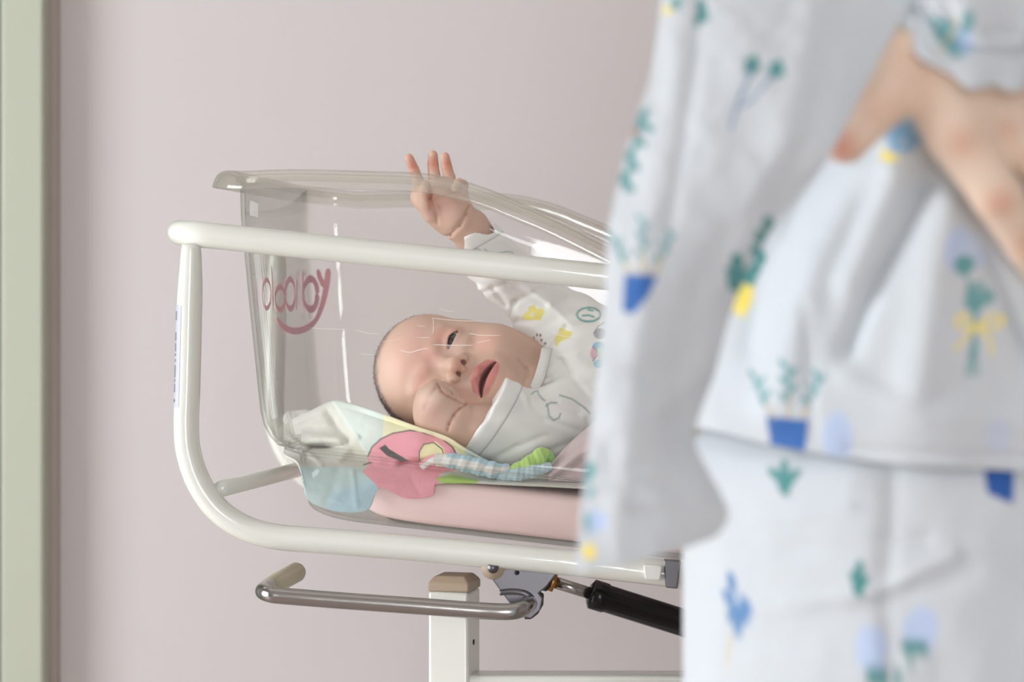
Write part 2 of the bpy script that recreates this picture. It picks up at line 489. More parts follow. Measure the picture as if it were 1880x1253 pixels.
# cross bars between the hoops
def on_front(px, py): u, w_ = loc(px, py, 0); return u, w_
u1, w1 = loc(396, 897, 0)
MB().cyl(Lw(u1+.004, .0, w1), Lw(u1+.045, VB, w1+.001), .0062, 20).build('cross_bar', M_enamel, fr_root)
MB().cyl(Lw(.62, .0, hpl[14][1]), Lw(.62, VB, hpl[14][1]), .0085, 20).build('cross_bar', M_enamel, fr_root)
# sticker with print on the drop of the hoop
sp = [(328, 566), (326, 620), (323, 680), (320, 748)]
stv = []; stf = []
ring = []
for i in range(25):
    t = i/24; x = 330.5 + (320.5-330.5)*t + 0; y = 562 + (750-562)*t
    cx = np.interp(y, [458, 500, 560, 640, 720, 780], [351, 350, 348, 346, 344, 342])
    cu, cw = loc(cx, y, 0)
    for k in range(7):
        a = math.radians(212 + (k-3)*10.5)
        # angle in the (u, v) plane: pi = straight left, 1.5 pi = to the camera
        stv.append(Lw(cu + R0*1.012*math.cos(a), R0*1.012*math.sin(a), cw))
stf = gridfaces(25, 7)
st = mesh_obj('sticker', stv, stf, M_sticker, fr_root); 
ink = MB()
def inkmark(y0, y1, a0, a1):
    vs = []
    for y in (y0, y1):
        cx = np.interp(y, [458, 500, 560, 640, 720, 780], [351, 350, 348, 346, 344, 342]); cu, cw = loc(cx, y, 0)
        for a in (a0, a1):
            a = math.radians(a); vs.append(Lw(cu + R0*1.03*math.cos(a), R0*1.03*math.sin(a), cw))
    ink.add(vs, [(0, 1, 3, 2)])
y = 574
for (ya, yb) in [(574, 590), (613, 628), (633, 646), (652, 655), (662, 665), (673, 681), (683, 695), (699, 702), (708, 722)]:
    yy = ya
    while yy < yb: inkmark(yy, yy + 1.5, 200, 216); yy += 2.5
inkmark(601, 602.3, 181, 242); inkmark(735, 740, 204, 216)
ink.build('sticker_print', M_ink, st)

# stand: post, cap, beam
def ZP(px, py, Y): return P(px, py, Y)
Yp = 1.835
def box_px(x0, x1, y0, y1, Ya, Yb, name, m, parent, bv=.002):
    a = P(x0, y1, Ya); b = P(x1, y0, Ya)
    o = MB().box(((a[0]+b[0])/2, (Ya+Yb)/2, (a[2]+b[2])/2), np.array([(b[0]-a[0])/2, (Yb-Ya)/2, (b[2]-a[2])/2])).build(name, m, parent, False)
    return bevel(o, bv)
# post turned a little so that its right flank shows
ang = math.radians(-14); Rz = np.array([[math.cos(ang), -math.sin(ang), 0], [math.sin(ang), math.cos(ang), 0], [0, 0, 1.0]])
pc = P(834, 1070, Yp + .018); hw = .0158
po = MB().box((pc[0], pc[1], (P(0, 1082, Yp+.018)[2])/2), np.array([hw, .018, P(0, 1082, Yp+.018)[2]/2]), Rz).build('post', M_enamel, fr_root, False); bevel(po, .0025)
zt = P(0, 1082, Yp+.018)[2]
cp = MB()
cvs = [pc*[1,1,0] + Rz @ np.array([sx*hw*1.02, sy*.0184, 0]) + [0, 0, zt] for sx, sy in ((-1,-1),(1,-1),(1,1),(-1,1))]
cv2 = [p + [0, 0, .0065] for p in cvs]; cc = sum(cv2)/4
cv3 = [cc + (p - cc)*.72 + [0, 0, .005] for p in cv2]
cp.add(cvs + cv2 + cv3, [(0,3,2,1),(0,1,5,4),(1,2,6,5),(2,3,7,6),(3,0,4,7),(4,5,9,8),(5,6,10,9),(6,7,11,10),(7,4,8,11),(8,9,10,11)])
bevel(cp.build('post_cap', M_cap, po, False), .0012)
hole = pc + Rz@[hw, -.002, 0]; hole[2] = P(874, 1184, Yp)[2]
MB().cyl(hole + Rz@[.0004,0,0], hole + Rz@[-.004,0,0], .0022, 12).build('screw_hole', M_blackp, po)
bm_ = MB(); zb = P(0, 1236, 1.85)[2]
bm_.box(((pc[0]+.55)/2+.01, 1.85, zb-.02), np.array([(.55-pc[0])/2, .014, .02])); bo = bm_.build('cross_beam', M_enamel, fr_root, False); bevel(bo, .003)
po2 = MB().box((.56, 1.853, (zt-.03)/2), np.array([hw, .018, (zt-.03)/2])).build('post', M_enamel, fr_root, False); bevel(po2, .0025)
# base with wheels far below
bs = MB(); bs.box(((pc[0]+.56)/2, 1.86, .10), np.array([.36, .016, .02])); bs.box((pc[0], 2.0, .09), np.array([.018, .27, .018])); bs.box((.56, 2.0, .09), np.array([.018, .27, .018]))
bevel(bs.build('base_frame', M_enamel, fr_root, False), .003)
for x in (pc[0], .56):
    for yy in (1.76, 2.24):
        c = MB().cyl((x-.014, yy, .036), (x+.014, yy, .036), .036, 28); c.cyl((x, yy, .05), (x, yy, .09), .008, 12); c.build('caster', M_blackp, fr_root)

# bracket plate under the lower rail
vb = -.004
def plate(pts, v0, v1, name, m, parent, bv=.001):
    n = len(pts); vs = [LP(x, y, v0) for x, y in pts] + [LP(x, y, v0) + (v1-v0)*V for x, y in pts]
    fs = [tuple(range(n-1, -1, -1)), tuple(range(n, 2*n))] + [(i, (i+1) % n, n+(i+1) % n, n+i) for i in range(n)]
    o = MB().add(vs, fs).build(name, m, parent, False)
    return bevel(o, bv, 2)
br = plate([(884, 1038), (1030, 1042), (1018, 1060), (1004, 1078), (990, 1090), (997, 1100), (992, 1122), (975, 1137), (957, 1134), (935, 1108)], -.003, .0, 'bracket_plate', M_zinc, fr_root)
plate([(985, 1086), (998, 1092), (997, 1112), (988, 1128), (975, 1138), (962, 1138), (970, 1120)], .004, .010, 'bracket_plate', M_blackp, fr_root)
# pressed rib of the bracket
MB().tube(cr([LP(918, 1089, -.0035), LP(940, 1087, -.0045), LP(962, 1090, -.005), LP(975, 1098, -.0045), LP(982, 1110, -.0035)], 6), .0022, 12).build('pressed_rib', M_zinc, br)
MB().cyl(LP(905, 1043, -.005), LP(905, 1043, 0), .0088, 28).build('washer', M_cap, br)
MB().cyl(LP(905, 1043, -.0075), LP(905, 1043, -.003), .0042, 24).build('bolt', M_zinc, br)
MB().cyl(LP(949, 1052, -.0033), LP(949, 1052, -.001), .0019, 16).build('rivet_hole', M_blackp, br)
# chrome lever
lv = empty('tilt_lever', LP(960, 1112, -.02)); lv.name = 'tilt_lever'; lv.parent = fr_root; lv.matrix_parent_inverse = fr_root.matrix_world.inverted()
tag(lv, 'chrome lever with a cream grip')
vl = -.030
tp = [LP(972, 1108, -.002), LP(968, 1112, -.014), LP(957, 1119, -.026), LP(935, 1124, vl), LP(880, 1122, vl), LP(760, 1113, vl), LP(620, 1103, vl), LP(520, 1095, vl), LP(497, 1092, vl+.001), LP(484, 1087, vl+.010), LP(487, 1082, vl+.025), LP(494, 1077, vl+.045)]
MB().tube(cr(tp, 8), .0061, 24).build('bar', M_chrome, lv)
ga, gb = P(493, 1079, 1.835), P(548, 1049, 1.885)
gd = (gb-ga)/np.linalg.norm(gb-ga)
MB().tube([ga, ga+gd*.002, gb-gd*.004, gb-gd*.0012, gb], [.0062, .0074, .0078, .0068, .0045], 28).build('grip', M_grip, lv)
# gas strut
gs = empty('gas_strut', LP(1012, 1068, .004)); gs.parent = fr_root; gs.matrix_parent_inverse = fr_root.matrix_world.inverted(); tag(gs, 'black gas strut with a polished rod')
ga, gb = P(1000, 1064, 1.80), P(1420, 1196, 1.83); gd = (gb-ga)
def gp(px): return ga + gd*((px-1000)/420.0)
MB().cyl(gp(990), gp(1008), .0085, 24).build('rod_socket', M_blackp, gs)
MB().cyl(gp(1008), gp(1017), .0082, 6).build('hexagon_nut', M_brass, gs)
MB().cyl(gp(1012), gp(1095), .0045, 24).build('rod', M_chrome, gs)
g_ = MB(); g_.tube([gp(1081), gp(1084), gp(1086), gp(1110), gp(1112), gp(1760)], [.0075, .0095, .0112, .0112, .0104, .0104], 32); g_.build('cylinder', M_black, gs)
# clip and clamp further along the lower rail
plate([(1181, 1038), (1216, 1040), (1212, 1067), (1184, 1064)], -.018, -.009, 'rail_clip', M_white_cloth, fr_root)
plate([(1218, 1028), (1250, 1030), (1244, 1082), (1222, 1080)], -.016, -.009, 'rail_clamp', M_zinc, fr_root)

# ---------------------------------------------------------------- the clear tub
tub = empty('bassinet_tub', Lw(.35, .19, -.24)); tag(tub, 'clear acrylic newborn tub with rolled rim hung in the white rail', 'bassinet tub')
VT0 = .0125; VT1 = VB - .0125
uF = uR - .03
hpx = [(440, 322), (520, 320), (600, 321), (700, 324), (760, 326), (800, 331), (845, 341), (890, 355), (935, 374), (990, 396), (1047, 423), (1110, 455), (1180, 487)]
hu = np.array([loc(x, y, .006) for x, y in hpx])
hu = np.vstack([hu[0] - [.03, 0], hu, [hu[-1][0]+.06, hu[-1][1]-.018], [hu[-1][0]+.15, hu[-1][1]-.03], [hu[-1][0]+.25, hu[-1][1]-.03]])
hh = cr(hu, 8)
def rimh(u, v=0.0):
    k = np.clip(np.asarray(v)/VB, 0, 1)
    return np.interp(u - .040*k, hh[:, 0], hh[:, 1]) + .003*k
_a = loc(520, 834, .03); _b = loc(1066, 896, .03)      # the step runs a little steeper than the rail
KS = (_b[1]-_a[1])/(_b[0]-_a[0]); UREF = loc(800, 860, .03)[0]; wl = _a[1] + KS*(UREF-_a[0])
def shear(u): return KS*(np.asarray(u) - UREF)
prof_px = [(441, 345), (444, 400), (449, 460), (455, 540), (462, 620), (469, 700), (474, 755), (480, 782), (491, 803), (505, 818)]
lev = []
def addlev(frac, w_, uh, inset, r): lev.append((frac, w_, uh, inset, r))
wtop = rimh(loc(440, 345, .02)[0])
for i, (x, y) in enumerate(prof_px):
    uh, ww = loc(x, y, .045)
    wlu = wl + float(shear(uh)); fr_ = (ww - wlu) / (wtop - wlu)
    addlev(min(1, fr_) if i else 1.0, ww, uh, .0 + .018*(1-fr_) , .028)
uh, ww = loc(517, 827, .045); addlev(None, wl+.0065, uh, .0192, .028); addlev(None, wl+.0045, uh, .0178, .028); addlev(None, wl+.0022, uh, .0176, .028)
uh, ww = loc(528, 833, .045); addlev(None, wl+.0005, uh, .023, .028)
uh2, _ = loc(541, 846, .045); addlev(None, wl-.0010, uh2, .0275, .028); addlev(None, wl-.0030, uh2, .0300, .028)
for x, y, ins in [(547, 858, .0305), (551, 880, .031), (554, 905, .033)]:
    uh, ww = loc(x, y, .055); addlev(None, min(ww - float(shear(uh)), wl-.0065), uh, ins, .028)
_c = loc(1050, 1011, .045); wbot = _c[1] - float(shear(_c[0]))
ubs = loc(560, 922, .055); ubs = (ubs[0], ubs[1] - float(shear(ubs[0])))
for k in range(1, 7):
    a = k/6*math.pi/2; uu, wa = ubs
    addlev(None, wa + (wbot-wa)*math.sin(a), uu + (1-math.cos(a))*.035, .034 + (1-math.cos(a))*.022, .028 - .002*k)
def ring_pts(frac, w_, uh, inset, r, grow=0):
    p = rrect(uh - grow, uF - inset*.8 + grow, VT0 + inset - grow, VT1 - inset + grow, r + grow, 14, 40)
    if frac is None: ww = w_ + shear(p[:, 0])
    else: ww = wl + shear(p[:, 0]) + (rimh(p[:, 0], p[:, 1]) - wl - shear(p[:, 0]))*frac
    return np.c_[p, ww]
rings = []
for i in range(len(lev)):
    rings.append(ring_pts(*lev[i]))
# blend in-between rings on the wall for smooth shading
G = np.array(rings); n = G.shape[1]
vs = G.reshape(-1, 3); fs = gridfaces(len(G), n, True)
c = G[-1].mean(0); bot = list(range((len(G)-1)*n, len(G)*n))
fl = [tuple(f) for f in fs.tolist()] + [tuple(bot[::-1])]
shell = mesh_obj('clear_shell', LW(vs), fl, M_clear, tub)
mod(shell, 'SOLIDIFY', thickness=.003, offset=-1)
tubV = LW(vs); tubF = fs
# rolled rim
top = rings[0].copy()
pr = [(0, -.002), (0, .002), (.0018, .0050), (.006, .0068), (.011, .0062), (.0148, .0045), (.0174, .0016), (.0187, -.0015), (.0195, -.0045), (.0200, -.0070), (.0196, -.0080), (.0186, -.0075), (.0176, -.0040), (.0160, -.0006), (.0138, .0020), (.0105, .0036), (.0064, .0040), (.0038, .0026), (.0026, .0004), (.0026, -.002)]
nx = np.roll(top[:, :2], -1, 0) - np.roll(top[:, :2], 1, 0); nx = np.c_[nx[:, 1], -nx[:, 0]]; nx /= np.linalg.norm(nx, axis=1)[:, None]
rg = []
for o_, h_ in pr:
    q = top[:, :2] + nx*o_
    rg.append(np.c_[q, rimh(q[:, 0], top[:, 1]) + h_ - .003])
rg = np.array(rg)
f_ = gridfaces(len(pr), n, True)
mesh_obj('rolled_rim', LW(rg.reshape(-1, 3)), f_[:, ::-1].copy(), M_rim, tub)

bvh = BVHTree.FromPolygons([Vector(p) for p in tubV], [tuple(f) for f in tubF.tolist()])
def hit_tub(px, py, which=0):
    o = Vector((0, 0, CAMZ)); d = Vector(((px-HX)/F, 1, (HY-py)/F)).normalized(); hits = []
    p = o
    for _ in range(8):
        h = bvh.ray_cast(p, d)
        if h[0] is None: break
        hits.append((np.array(h[0]), np.array(h[1]))); p = h[0] + d*.0005
    if not hits: return None
    return hits[which]
def stroke_on_tub(mb, pts, wd, which, off):
    """ribbon of a given width (m) lying on the wall of the tub"""
    pts = cr(pts, 6); A = []
    for x, y in pts:
        h = hit_tub(x, y, which)
        if h is None: return
        nn = h[1]; nn = nn if nn[1] < 0 else -nn
        A.append((h[0] + nn*off, nn))
    Q = np.array([a for a, _ in A]); N_ = np.array([b for _, b in A]); T = np.gradient(Q, axis=0)
    S = np.cross(T, N_); S /= np.linalg.norm(S, axis=1)[:, None] + 1e-9
    w_ = wd/2 * np.minimum(1, np.minimum(np.arange(len(Q))+.6, np.arange(len(Q))[::-1]+.6)/2)
    k = len(Q); vs = np.concatenate([Q - S*w_[:, None], Q + S*w_[:, None]])
    fs = [(i, i+1, k+i+1, k+i) for i in range(k-1)]
    mb.add(vs, fs)
def ell_pts(cx, cy, rx, ry): return [(cx + rx*math.cos(a), cy + ry*math.sin(a)) for a in np.linspace(0, 2*math.pi, 13)]
lg = MB(); px1 = 2.12/F
for pts, wd in [(ell_pts(480, 541, 8, 26), 8), ([(489, 489), (491, 530), (492, 571)], 9), (ell_pts(505, 549, 9, 21), 10),
                (ell_pts(524, 541, 9, 27), 11), ([(536, 514), (536, 540), (535, 571)], 11), ([(547, 497), (548, 530), (549, 569)], 14),
                (ell_pts(562, 541, 14, 28), 14), ([(577, 496), (582, 512), (591, 528)], 12),
                ([(600, 494), (597, 520), (588, 555), (573, 587), (553, 604), (530, 609), (512, 601), (499, 586)], 12), ([(462, 512), (462, 540), (463, 566)], 4)]:
    stroke_on_tub(lg, pts, wd*px1, -1, .0042)
lgo = lg.build('printed_logo', M_logo, tub)
sc = MB(); px0 = 1.80/F
for pts, wd in [([(793, 633), (825, 634), (870, 634)], 1.7), ([(875, 630), (888, 627), (901, 625)], 1.3), ([(860, 612), (885, 616), (920, 616)], 1.4), ([(734, 643), (752, 647), (772, 642), (786, 640)], 1.8),
                ([(795, 583), (796, 598), (795, 613)], 1.2), ([(765, 598), (782, 600)], 1.0), ([(765, 620), (790, 620)], 1.0), ([(792, 584), (840, 589), (890, 590)], 1.1), ([(1005, 611), (1030, 616), (1060, 621)], 1.4),
                ([(652, 605), (670, 611), (697, 614)], 1.0), ([(566, 602), (600, 604), (640, 605)], .9), ([(806, 566), (822, 572), (835, 571)], .9), ([(725, 320), (760, 327), (790, 330)], .6), ([(660, 650), (690, 652)], .8), ([(700, 628), (740, 622)], .8)]:
    stroke_on_tub(sc, pts, wd*px0*.62, 0, .0006)
tag(sc.build('scratch_marks', M_scratch, tub), kind='stuff')

# ---------------------------------------------------------------- mattress
mu0 = ubs[0] + .022; _d = loc(1000, 902, .07); wmt = _d[1] - float(shear(_d[0])); wmb = wbot + .0042
ml = []
for fr_, ins, dw in [(0, .012, 0), (.03, .004, 0), (.12, 0, 0), (.5, -.001, 0), (.86, 0, 0), (.96, .003, 0), (1, .010, 0)]:
    p = rrect(mu0 + ins + (1-fr_)*.022, uF - .045 - ins, VT0 + .0418 + ins + (1-fr_)*.006, VT1 - .0418 - ins - (1-fr_)*.006, .05, 10, 30)
    ml.append(np.c_[p, np.full(len(p), wmb + (wmt-wmb)*fr_)])
for s in (.9, .7, .4):
    p = ml[6].copy(); c = p.mean(0); p[:, :2] = c[:2] + (p[:, :2]-c[:2])*s; p[:, 2] += .003*(1-s*s); ml.append(p)
ml = np.array(ml); n = ml.shape[1]; ml[..., 2] += shear(ml[..., 0]); fs = gridfaces(len(ml), n, True).tolist()
fs = [tuple(f) for f in fs] + [tuple(range(n))[::-1], tuple(range((len(ml)-1)*n, len(ml)*n))]
mt = mesh_obj('mattress', LW(ml.reshape(-1, 3)), fs, M_mattress); tag(mt, 'pale pink twill mattress lying in the bottom of the clear tub', 'mattress')
# ---------------------------------------------------------------- the baby
YB = 1.935
def rotm(axis, deg):
    return np.array(Matrix.Rotation(math.radians(deg), 3, Vector(axis)))
rho = math.radians(18.5)
c_, s_ = math.cos(rho), math.sin(rho)
Uc = np.array([-c_, 0, s_])      # to the crown (left and a little up)
Lc = np.array([s_, 0, c_])       # to the baby's left (up in the picture)
Nc = np.array([0, -1.0, 0])
ALPHA, BETA = 17, 15
R1 = rotm(Lc, 0)
# chin towards the lens: the face normal leans to the crown
N1 = Nc*math.cos(math.radians(ALPHA)) + Uc*math.sin(math.radians(ALPHA)); U1 = Uc*math.cos(math.radians(ALPHA)) - Nc*math.sin(math.radians(ALPHA))
N2 = N1*math.cos(math.radians(BETA)) + Lc*math.sin(math.radians(BETA)); L2 = Lc*math.cos(math.radians(BETA)) - N1*math.sin(math.radians(BETA))
HR = np.stack([L2, U1, N2], 1)   # columns: left, crown, out
HC = P(810, 665, 1.897) - HR @ np.array([0, 0, .030])
def H(x, y, z): return HC + HR @ (np.array([x, y, z], float) * .01)
def hl(X): return ((X - HC) @ HR) * 100

def face_edit(S):
    def slit(yc, hh, b, k):
        x0, x1, y0, y1, z0, z1 = b
        cs = np.array([H(x, y, z) for x in (x0, x1) for y in (y0, y1) for z in (z0, z1)])
        def f(X):
            L_ = ((X - HC) @ HR) * 100
            d = (np.abs(L_[..., 1] - yc(L_[..., 0])) - hh(L_[..., 0]))
            return np.maximum(np.maximum(d, z0 - L_[..., 2]), np.abs(L_[..., 1]-(y0+y1)/2) - (y1-y0)/2) * .01
        S.op(cs.min(0), cs.max(0), f, k, 'sub', pad=0)

    e = lambda c, r, k=.4, m='add', R=None: S.ell(H(*c), np.array(r)*.01, HR if R is None else HR @ R, k*.01, m)
    cn = lambda a, b, ra, rb, k=.3, m='add': S.cone(H(*a), H(*b), ra*.01, rb*.01, k*.01, m)
    # skull
    e((0, 2.0, -2.9), (4.75, 4.6, 5.5))
    e((0, 2.3, -.4), (4.0, 3.9, 3.3), 1.2)
    e((0, -1.5, -.3), (4.1, 4.0, 3.1), 1.0)
    # cheeks, jowls, chin
    for s in (-1, 1):
        e((s*2.85, -3.0, .75), (2.15, 2.2, 1.95), .9)
        e((s*3.0, -4.3, -.4), (2.1, 1.9, 2.0), .9)
    e((0, -4.2, .9), (2.3, 2.0, 1.9), .8)
    e((0, -5.3, 1.35), (1.35, 1.0, 1.15), .7)
    e((0, -6.4, -.7), (3.1, 1.5, 2.1), .8)
    # brows, sockets
    for s in (-1, 1):
        e((s*2.0, .15, 3.55), (1.35, .75, .75), .8, 'sub')
        cn((s*.9, 1.05, 2.65), (s*2.7, 1.15, 2.0), .2, .2, 1.1)
        # lids over the ball
        e((s*2.05, .02, 1.98), (1.22, 1.0, 1.0), .45)
        e((s*1.9, -1.05, 2.15), (1.1, .45, .6), .6)
    for s in (-1, 1):
        e((s*3.35, -.75, -.1), (1.35, 2.3, 2.0), .9)
    # nose
    cn((0, .1, 2.55), (0, -.95, 3.15), .42, .5, .7)
    e((0, -1.25, 3.45), (.72, .60, .66), .45)
    for s in (-1, 1):
        e((s*.80, -1.5, 3.0), (.46, .46, .52), .28)
    cn((0, -1.35, 3.55), (0, -1.85, 3.05), .22, .3, .2)
    # mouth mound and lips
    e((0, -3.75, 2.15), (1.9, 1.35, .85), .8)
    up = [(-1.72, -4.05, 2.22), (-1.15, -3.42, 2.72), (-.45, -3.02, 3.02), (0, -3.12, 3.08), (.45, -3.02, 3.02), (1.15, -3.42, 2.72), (1.72, -4.05, 2.22)]
    ur = [.10, .22, .28, .27, .28, .22, .10]
    S.chain([H(*p) for p in up], [r*.01 for r in ur], .0026, .0012)
    lo = [(-1.70, -4.1, 2.18), (-1.15, -4.34, 2.54), (-.45, -4.46, 2.78), (.45, -4.46, 2.78), (1.15, -4.34, 2.54), (1.70, -4.1, 2.18)]
    lr = [.10, .24, .33, .33, .24, .10]
    S.chain([H(*p) for p in lo], [r*.01 for r in lr], .0030, .0012)
    slit(lambda x: -3.70 - .15*x*x, lambda x: .27*np.clip(1-(x/1.62)**2, 0, 1)**.8 + .012 - .2*(np.abs(x) > 1.62), (-1.8, 1.8, -4.4, -3.3, 1.3, 3.6), .0007)
    e((0, -4.08, 2.10), (1.1, .42, .55), .12)        # gum and tongue
    # philtrum
    cn((0, -2.15, 3.40), (0, -2.75, 3.42), .10, .12, .2, 'sub')
    # nostrils
    for s in (-1, 1):
        S.ell(H(s*.50, -1.86, 3.42), np.array([.17, .30, .26])*.01, HR @ rotm((0, 0, 1), s*18), .0008, 'sub')
        e((s*1.05, -1.35, 3.55), (.12, .4, .3), .25, 'sub')
    # fold between cheek and neck, crease beside the mouth
    for s in (-1, 1):
        cn((s*1.3, -1.7, 3.25), (s*2.1, -3.2, 2.95), .12, .10, .35, 'sub')
    cn((-1.0, -5.2, 2.75), (1.0, -5.2, 2.75), .10, .10, .4, 'sub')
    # ear, flat to the skull
    for s in (-1, 1):
        S.ell(H(s*4.45, -.4, -2.6), np.array([.32, 1.5, .95])*.01, HR @ rotm((0, 1, 0), s*-24), .002)
        S.ell(H(s*4.85, -.3, -2.5), np.array([.22, .95, .5])*.01, HR @ rotm((0, 1, 0), s*-24), .0015, 'sub')
    # open left eye: slit between the lids
    slit(lambda x: .02 - .10*(x-2.1)**2 - .05*(x-2.1), lambda x: .20*np.clip(1-((x-2.08)/.90)**2, 0, 1)**.75 + .004 - .3*(np.abs(x-2.08) > .90), (1.1, 3.1, -.6, .6, 2.0, 3.8), .0005)
    S.ell(H(2.05, .02, 1.97), np.array([.86]*3)*.01, HR, .0004, 'sub')
    # closed right eye crease
    S.chain([H(-1.2, -.25, 3.0), H(-1.8, -.42, 3.08), H(-2.5, -.38, 2.95), H(-3.0, -.1, 2.6)], [.0004, .0006, .0006, .0003], .0012, .0012, 'sub')
    # upper lid fold of the open eye
    S.chain([H(1.2, .42, 2.9), H(1.9, .78, 2.98), H(2.7, .62, 2.62)], [.0003, .0006, .0003], .0015, .0015, 'sub')

hS = .0009
S = SDF([P(665, 0, 2.0)[0], 1.825, P(0, 880, 1.95)[2]], [.17, 2.06, P(0, 268, 1.9)[2]], hS)
face_edit(S)
# neck and trunk (under the suit), thighs
NK = P(985, 690, 1.950); CH = P(1085, 690, 1.955); BE = P(1240, 785, 1.955)
S.cone(H(0, -4.0, -2.6), NK, .030, .029, .012)
S.cone(NK, CH, .030, .042, .012)
S.cone(CH, BE, .043, .045, .012)
def q(px, py, Y): return P(px, py, Y)
# raised left arm
LS, LE = q(1030, 600, 1.965), q(955, 525, 1.955)
S.chain([q(1070, 650, 1.96), LS, LE, q(884, 455, 1.930), q(862, 420, 1.919)], [.022, .019, .0170, .0162, .0165], .006, .003)
S.cone(q(845, 409, 1.915), q(836, 401, 1.914), .0160, .0165, .0016)
# left hand: palm, heel, fingers (palm to the camera)
yz = lambda px, py, dy=0.0: P(px, py, 1.912 + dy)
S.cone(yz(832, 398), yz(806, 362, -.001), .0150, .0152, .003, squash=(np.array([0, 1.0, 0]), .72))
S.cone(yz(822, 396, .002), yz(778, 362, -.002), .0135, .0108, .004, squash=(np.array([0, 1.0, 0]), .8))
S.cone(yz(838, 385, .0), yz(838, 358, .0), .0110, .0095, .004, squash=(np.array([0, 1.0, 0]), .8))
S.cone(yz(806, 400, -.003), yz(782, 372, -.006), .0085, .0078, .004)       # ball of the thumb
LF = [([(778, 358, .002), (768, 334, .002), (760, 312, .000), (751, 291, -.003)], [.0056, .0047, .0042, .0038]),
      ([(800, 350, .002), (797, 322, .003), (795, 302, .002), (795, 285, -.001)], [.0056, .0048, .0044, .0039]),
      ([(824, 350, .002), (825, 326, .002), (820, 306, .000), (817, 288, -.003)], [.0056, .0047, .0043, .0038]),
      ([(845, 358, .002), (850, 340, -.004), (842, 336, -.012), (836, 347, -.014)], [.0050, .0043, .0039, .0036])]
for pts, rs in LF: S.chain([yz(*p) for p in pts], rs, .0022, .0011)
S.chain([yz(792, 393, -.006), yz(783, 376, -.010), yz(779, 356, -.013), yz(781, 340, -.014)], [.0075, .0060, .0052, .0042], .002, .0012)   # folded thumb
# wrist creases
def arc_sub(pts, r=.0005, k=.0022): S.chain(pts, [r]*len(pts), k, k, 'sub')
arc_sub([yz(817, 435, -.012), yz(832, 425, -.0185), yz(850, 400, -.0185), yz(860, 383, -.010)], .0007)
arc_sub([yz(790, 352, -.011), yz(785, 368, -.013), yz(793, 385, -.0135), yz(806, 396, -.0135)], .0004, .003)
arc_sub([yz(812, 358, -.0125), yz(830, 362, -.0125), yz(846, 372, -.010)], .0004, .0025)

# right arm and fist in front of the cheek
yf = lambda px, py, dy=0.0: P(px, py, 1.868 + dy)
RS, RE = q(1065, 740, 1.93), q(965, 792, 1.898)
S.chain([q(1085, 715, 1.94), RS, RE, yf(897, 786, .016), yf(862, 786, .010)], [.024, .022, .0185, .0185, .0185], .006, .003)
S.cone(yf(832, 773, .004), yf(800, 752, .002), .0175, .0170, .0018)         # back of the hand
S.cone(yf(838, 784, .004), yf(806, 778, .004), .0150, .0135, .004)
S.ell(yf(795, 738, -.001), [.0142, .0145, .0150], None, .004)
S.ell(yf(783, 764, .004), [.0098, .0125, .0160], None, .004)
# four folded fingers: knuckles at the upper left, tips curling under to the right
RF = [([(797, 716, -.003), (811, 712, .0015), (826, 720, .0025), (834, 727, .003)], [.0064, .0050, .0045, .0041]),
      ([(790, 722, -.002), (799, 710, .010), (814, 714, .018), (824, 724, .020)], [.0062, .0056, .0050, .0044]),
      ([(780, 735, .000), (789, 718, .014), (806, 716, .022), (818, 728, .026)], [.0062, .0056, .0050, .0044]),
      ([(774, 752, .002), (779, 732, .018), (796, 726, .026), (810, 738, .028)], [.0060, .0052, .0047, .0042])]
for pts, rs in RF: S.chain([yf(*p) for p in pts], rs, .0014, .0010)
S.chain([yf(838, 762, .012), yf(834, 746, .016), yf(824, 734, .018)], [.0070, .0058, .0046], .0018, .0011)  # thumb tucked behind
S.cone(yf(812, 735, -.0055), yf(840, 752, -.002), .0085, .0090, .004)

def groove(pts, dep, wpx, ylo, yhi):
    for a, b in zip(pts[:-1], pts[1:]):
        a = np.array(a, float); b = np.array(b, float); m = wpx*3
        lo = P(min(a[0], b[0])-m, max(a[1], b[1])+m, ylo); hi = P(max(a[0], b[0])+m, min(a[1], b[1])-m, yhi)
        lo2 = P(min(a[0], b[0])-m, max(a[1], b[1])+m, yhi); hi2 = P(max(a[0], b[0])+m, min(a[1], b[1])-m, ylo)
        L_ = np.minimum(np.minimum(lo, hi), np.minimum(lo2, hi2)); H_ = np.maximum(np.maximum(lo, hi), np.maximum(lo2, hi2))
        S.op([L_[0], ylo, L_[2]], [H_[0], yhi, H_[2]], lambda X: (dep/2 * np.exp(-(seg_d(proj(X), a, b)/wpx)**2)).astype(np.float32), mode='off', pad=0)
# fist: bent finger, knuckle and wrist creases
groove([(804, 706), (807, 713), (811, 720)], .0030, 2.0, 1.83, 1.876)
groove([(811, 720), (822, 728), (836, 735), (852, 743)], .0026, 2.2, 1.83, 1.876)
groove([(829, 720), (831, 726)], .0010, 1.3, 1.83, 1.876)
groove([(858, 742), (845, 750), (833, 763), (825, 778), (822, 792)], .0034, 2.4, 1.835, 1.875)
groove([(800, 712), (794, 722), (786, 727)], .0008, 2.0, 1.83, 1.872)
groove([(804, 706), (800, 718), (792, 726)], .0010, 3.0, 1.83, 1.872)
groove([(787, 738), (782, 748), (776, 756)], .0008, 3.5, 1.83, 1.872)
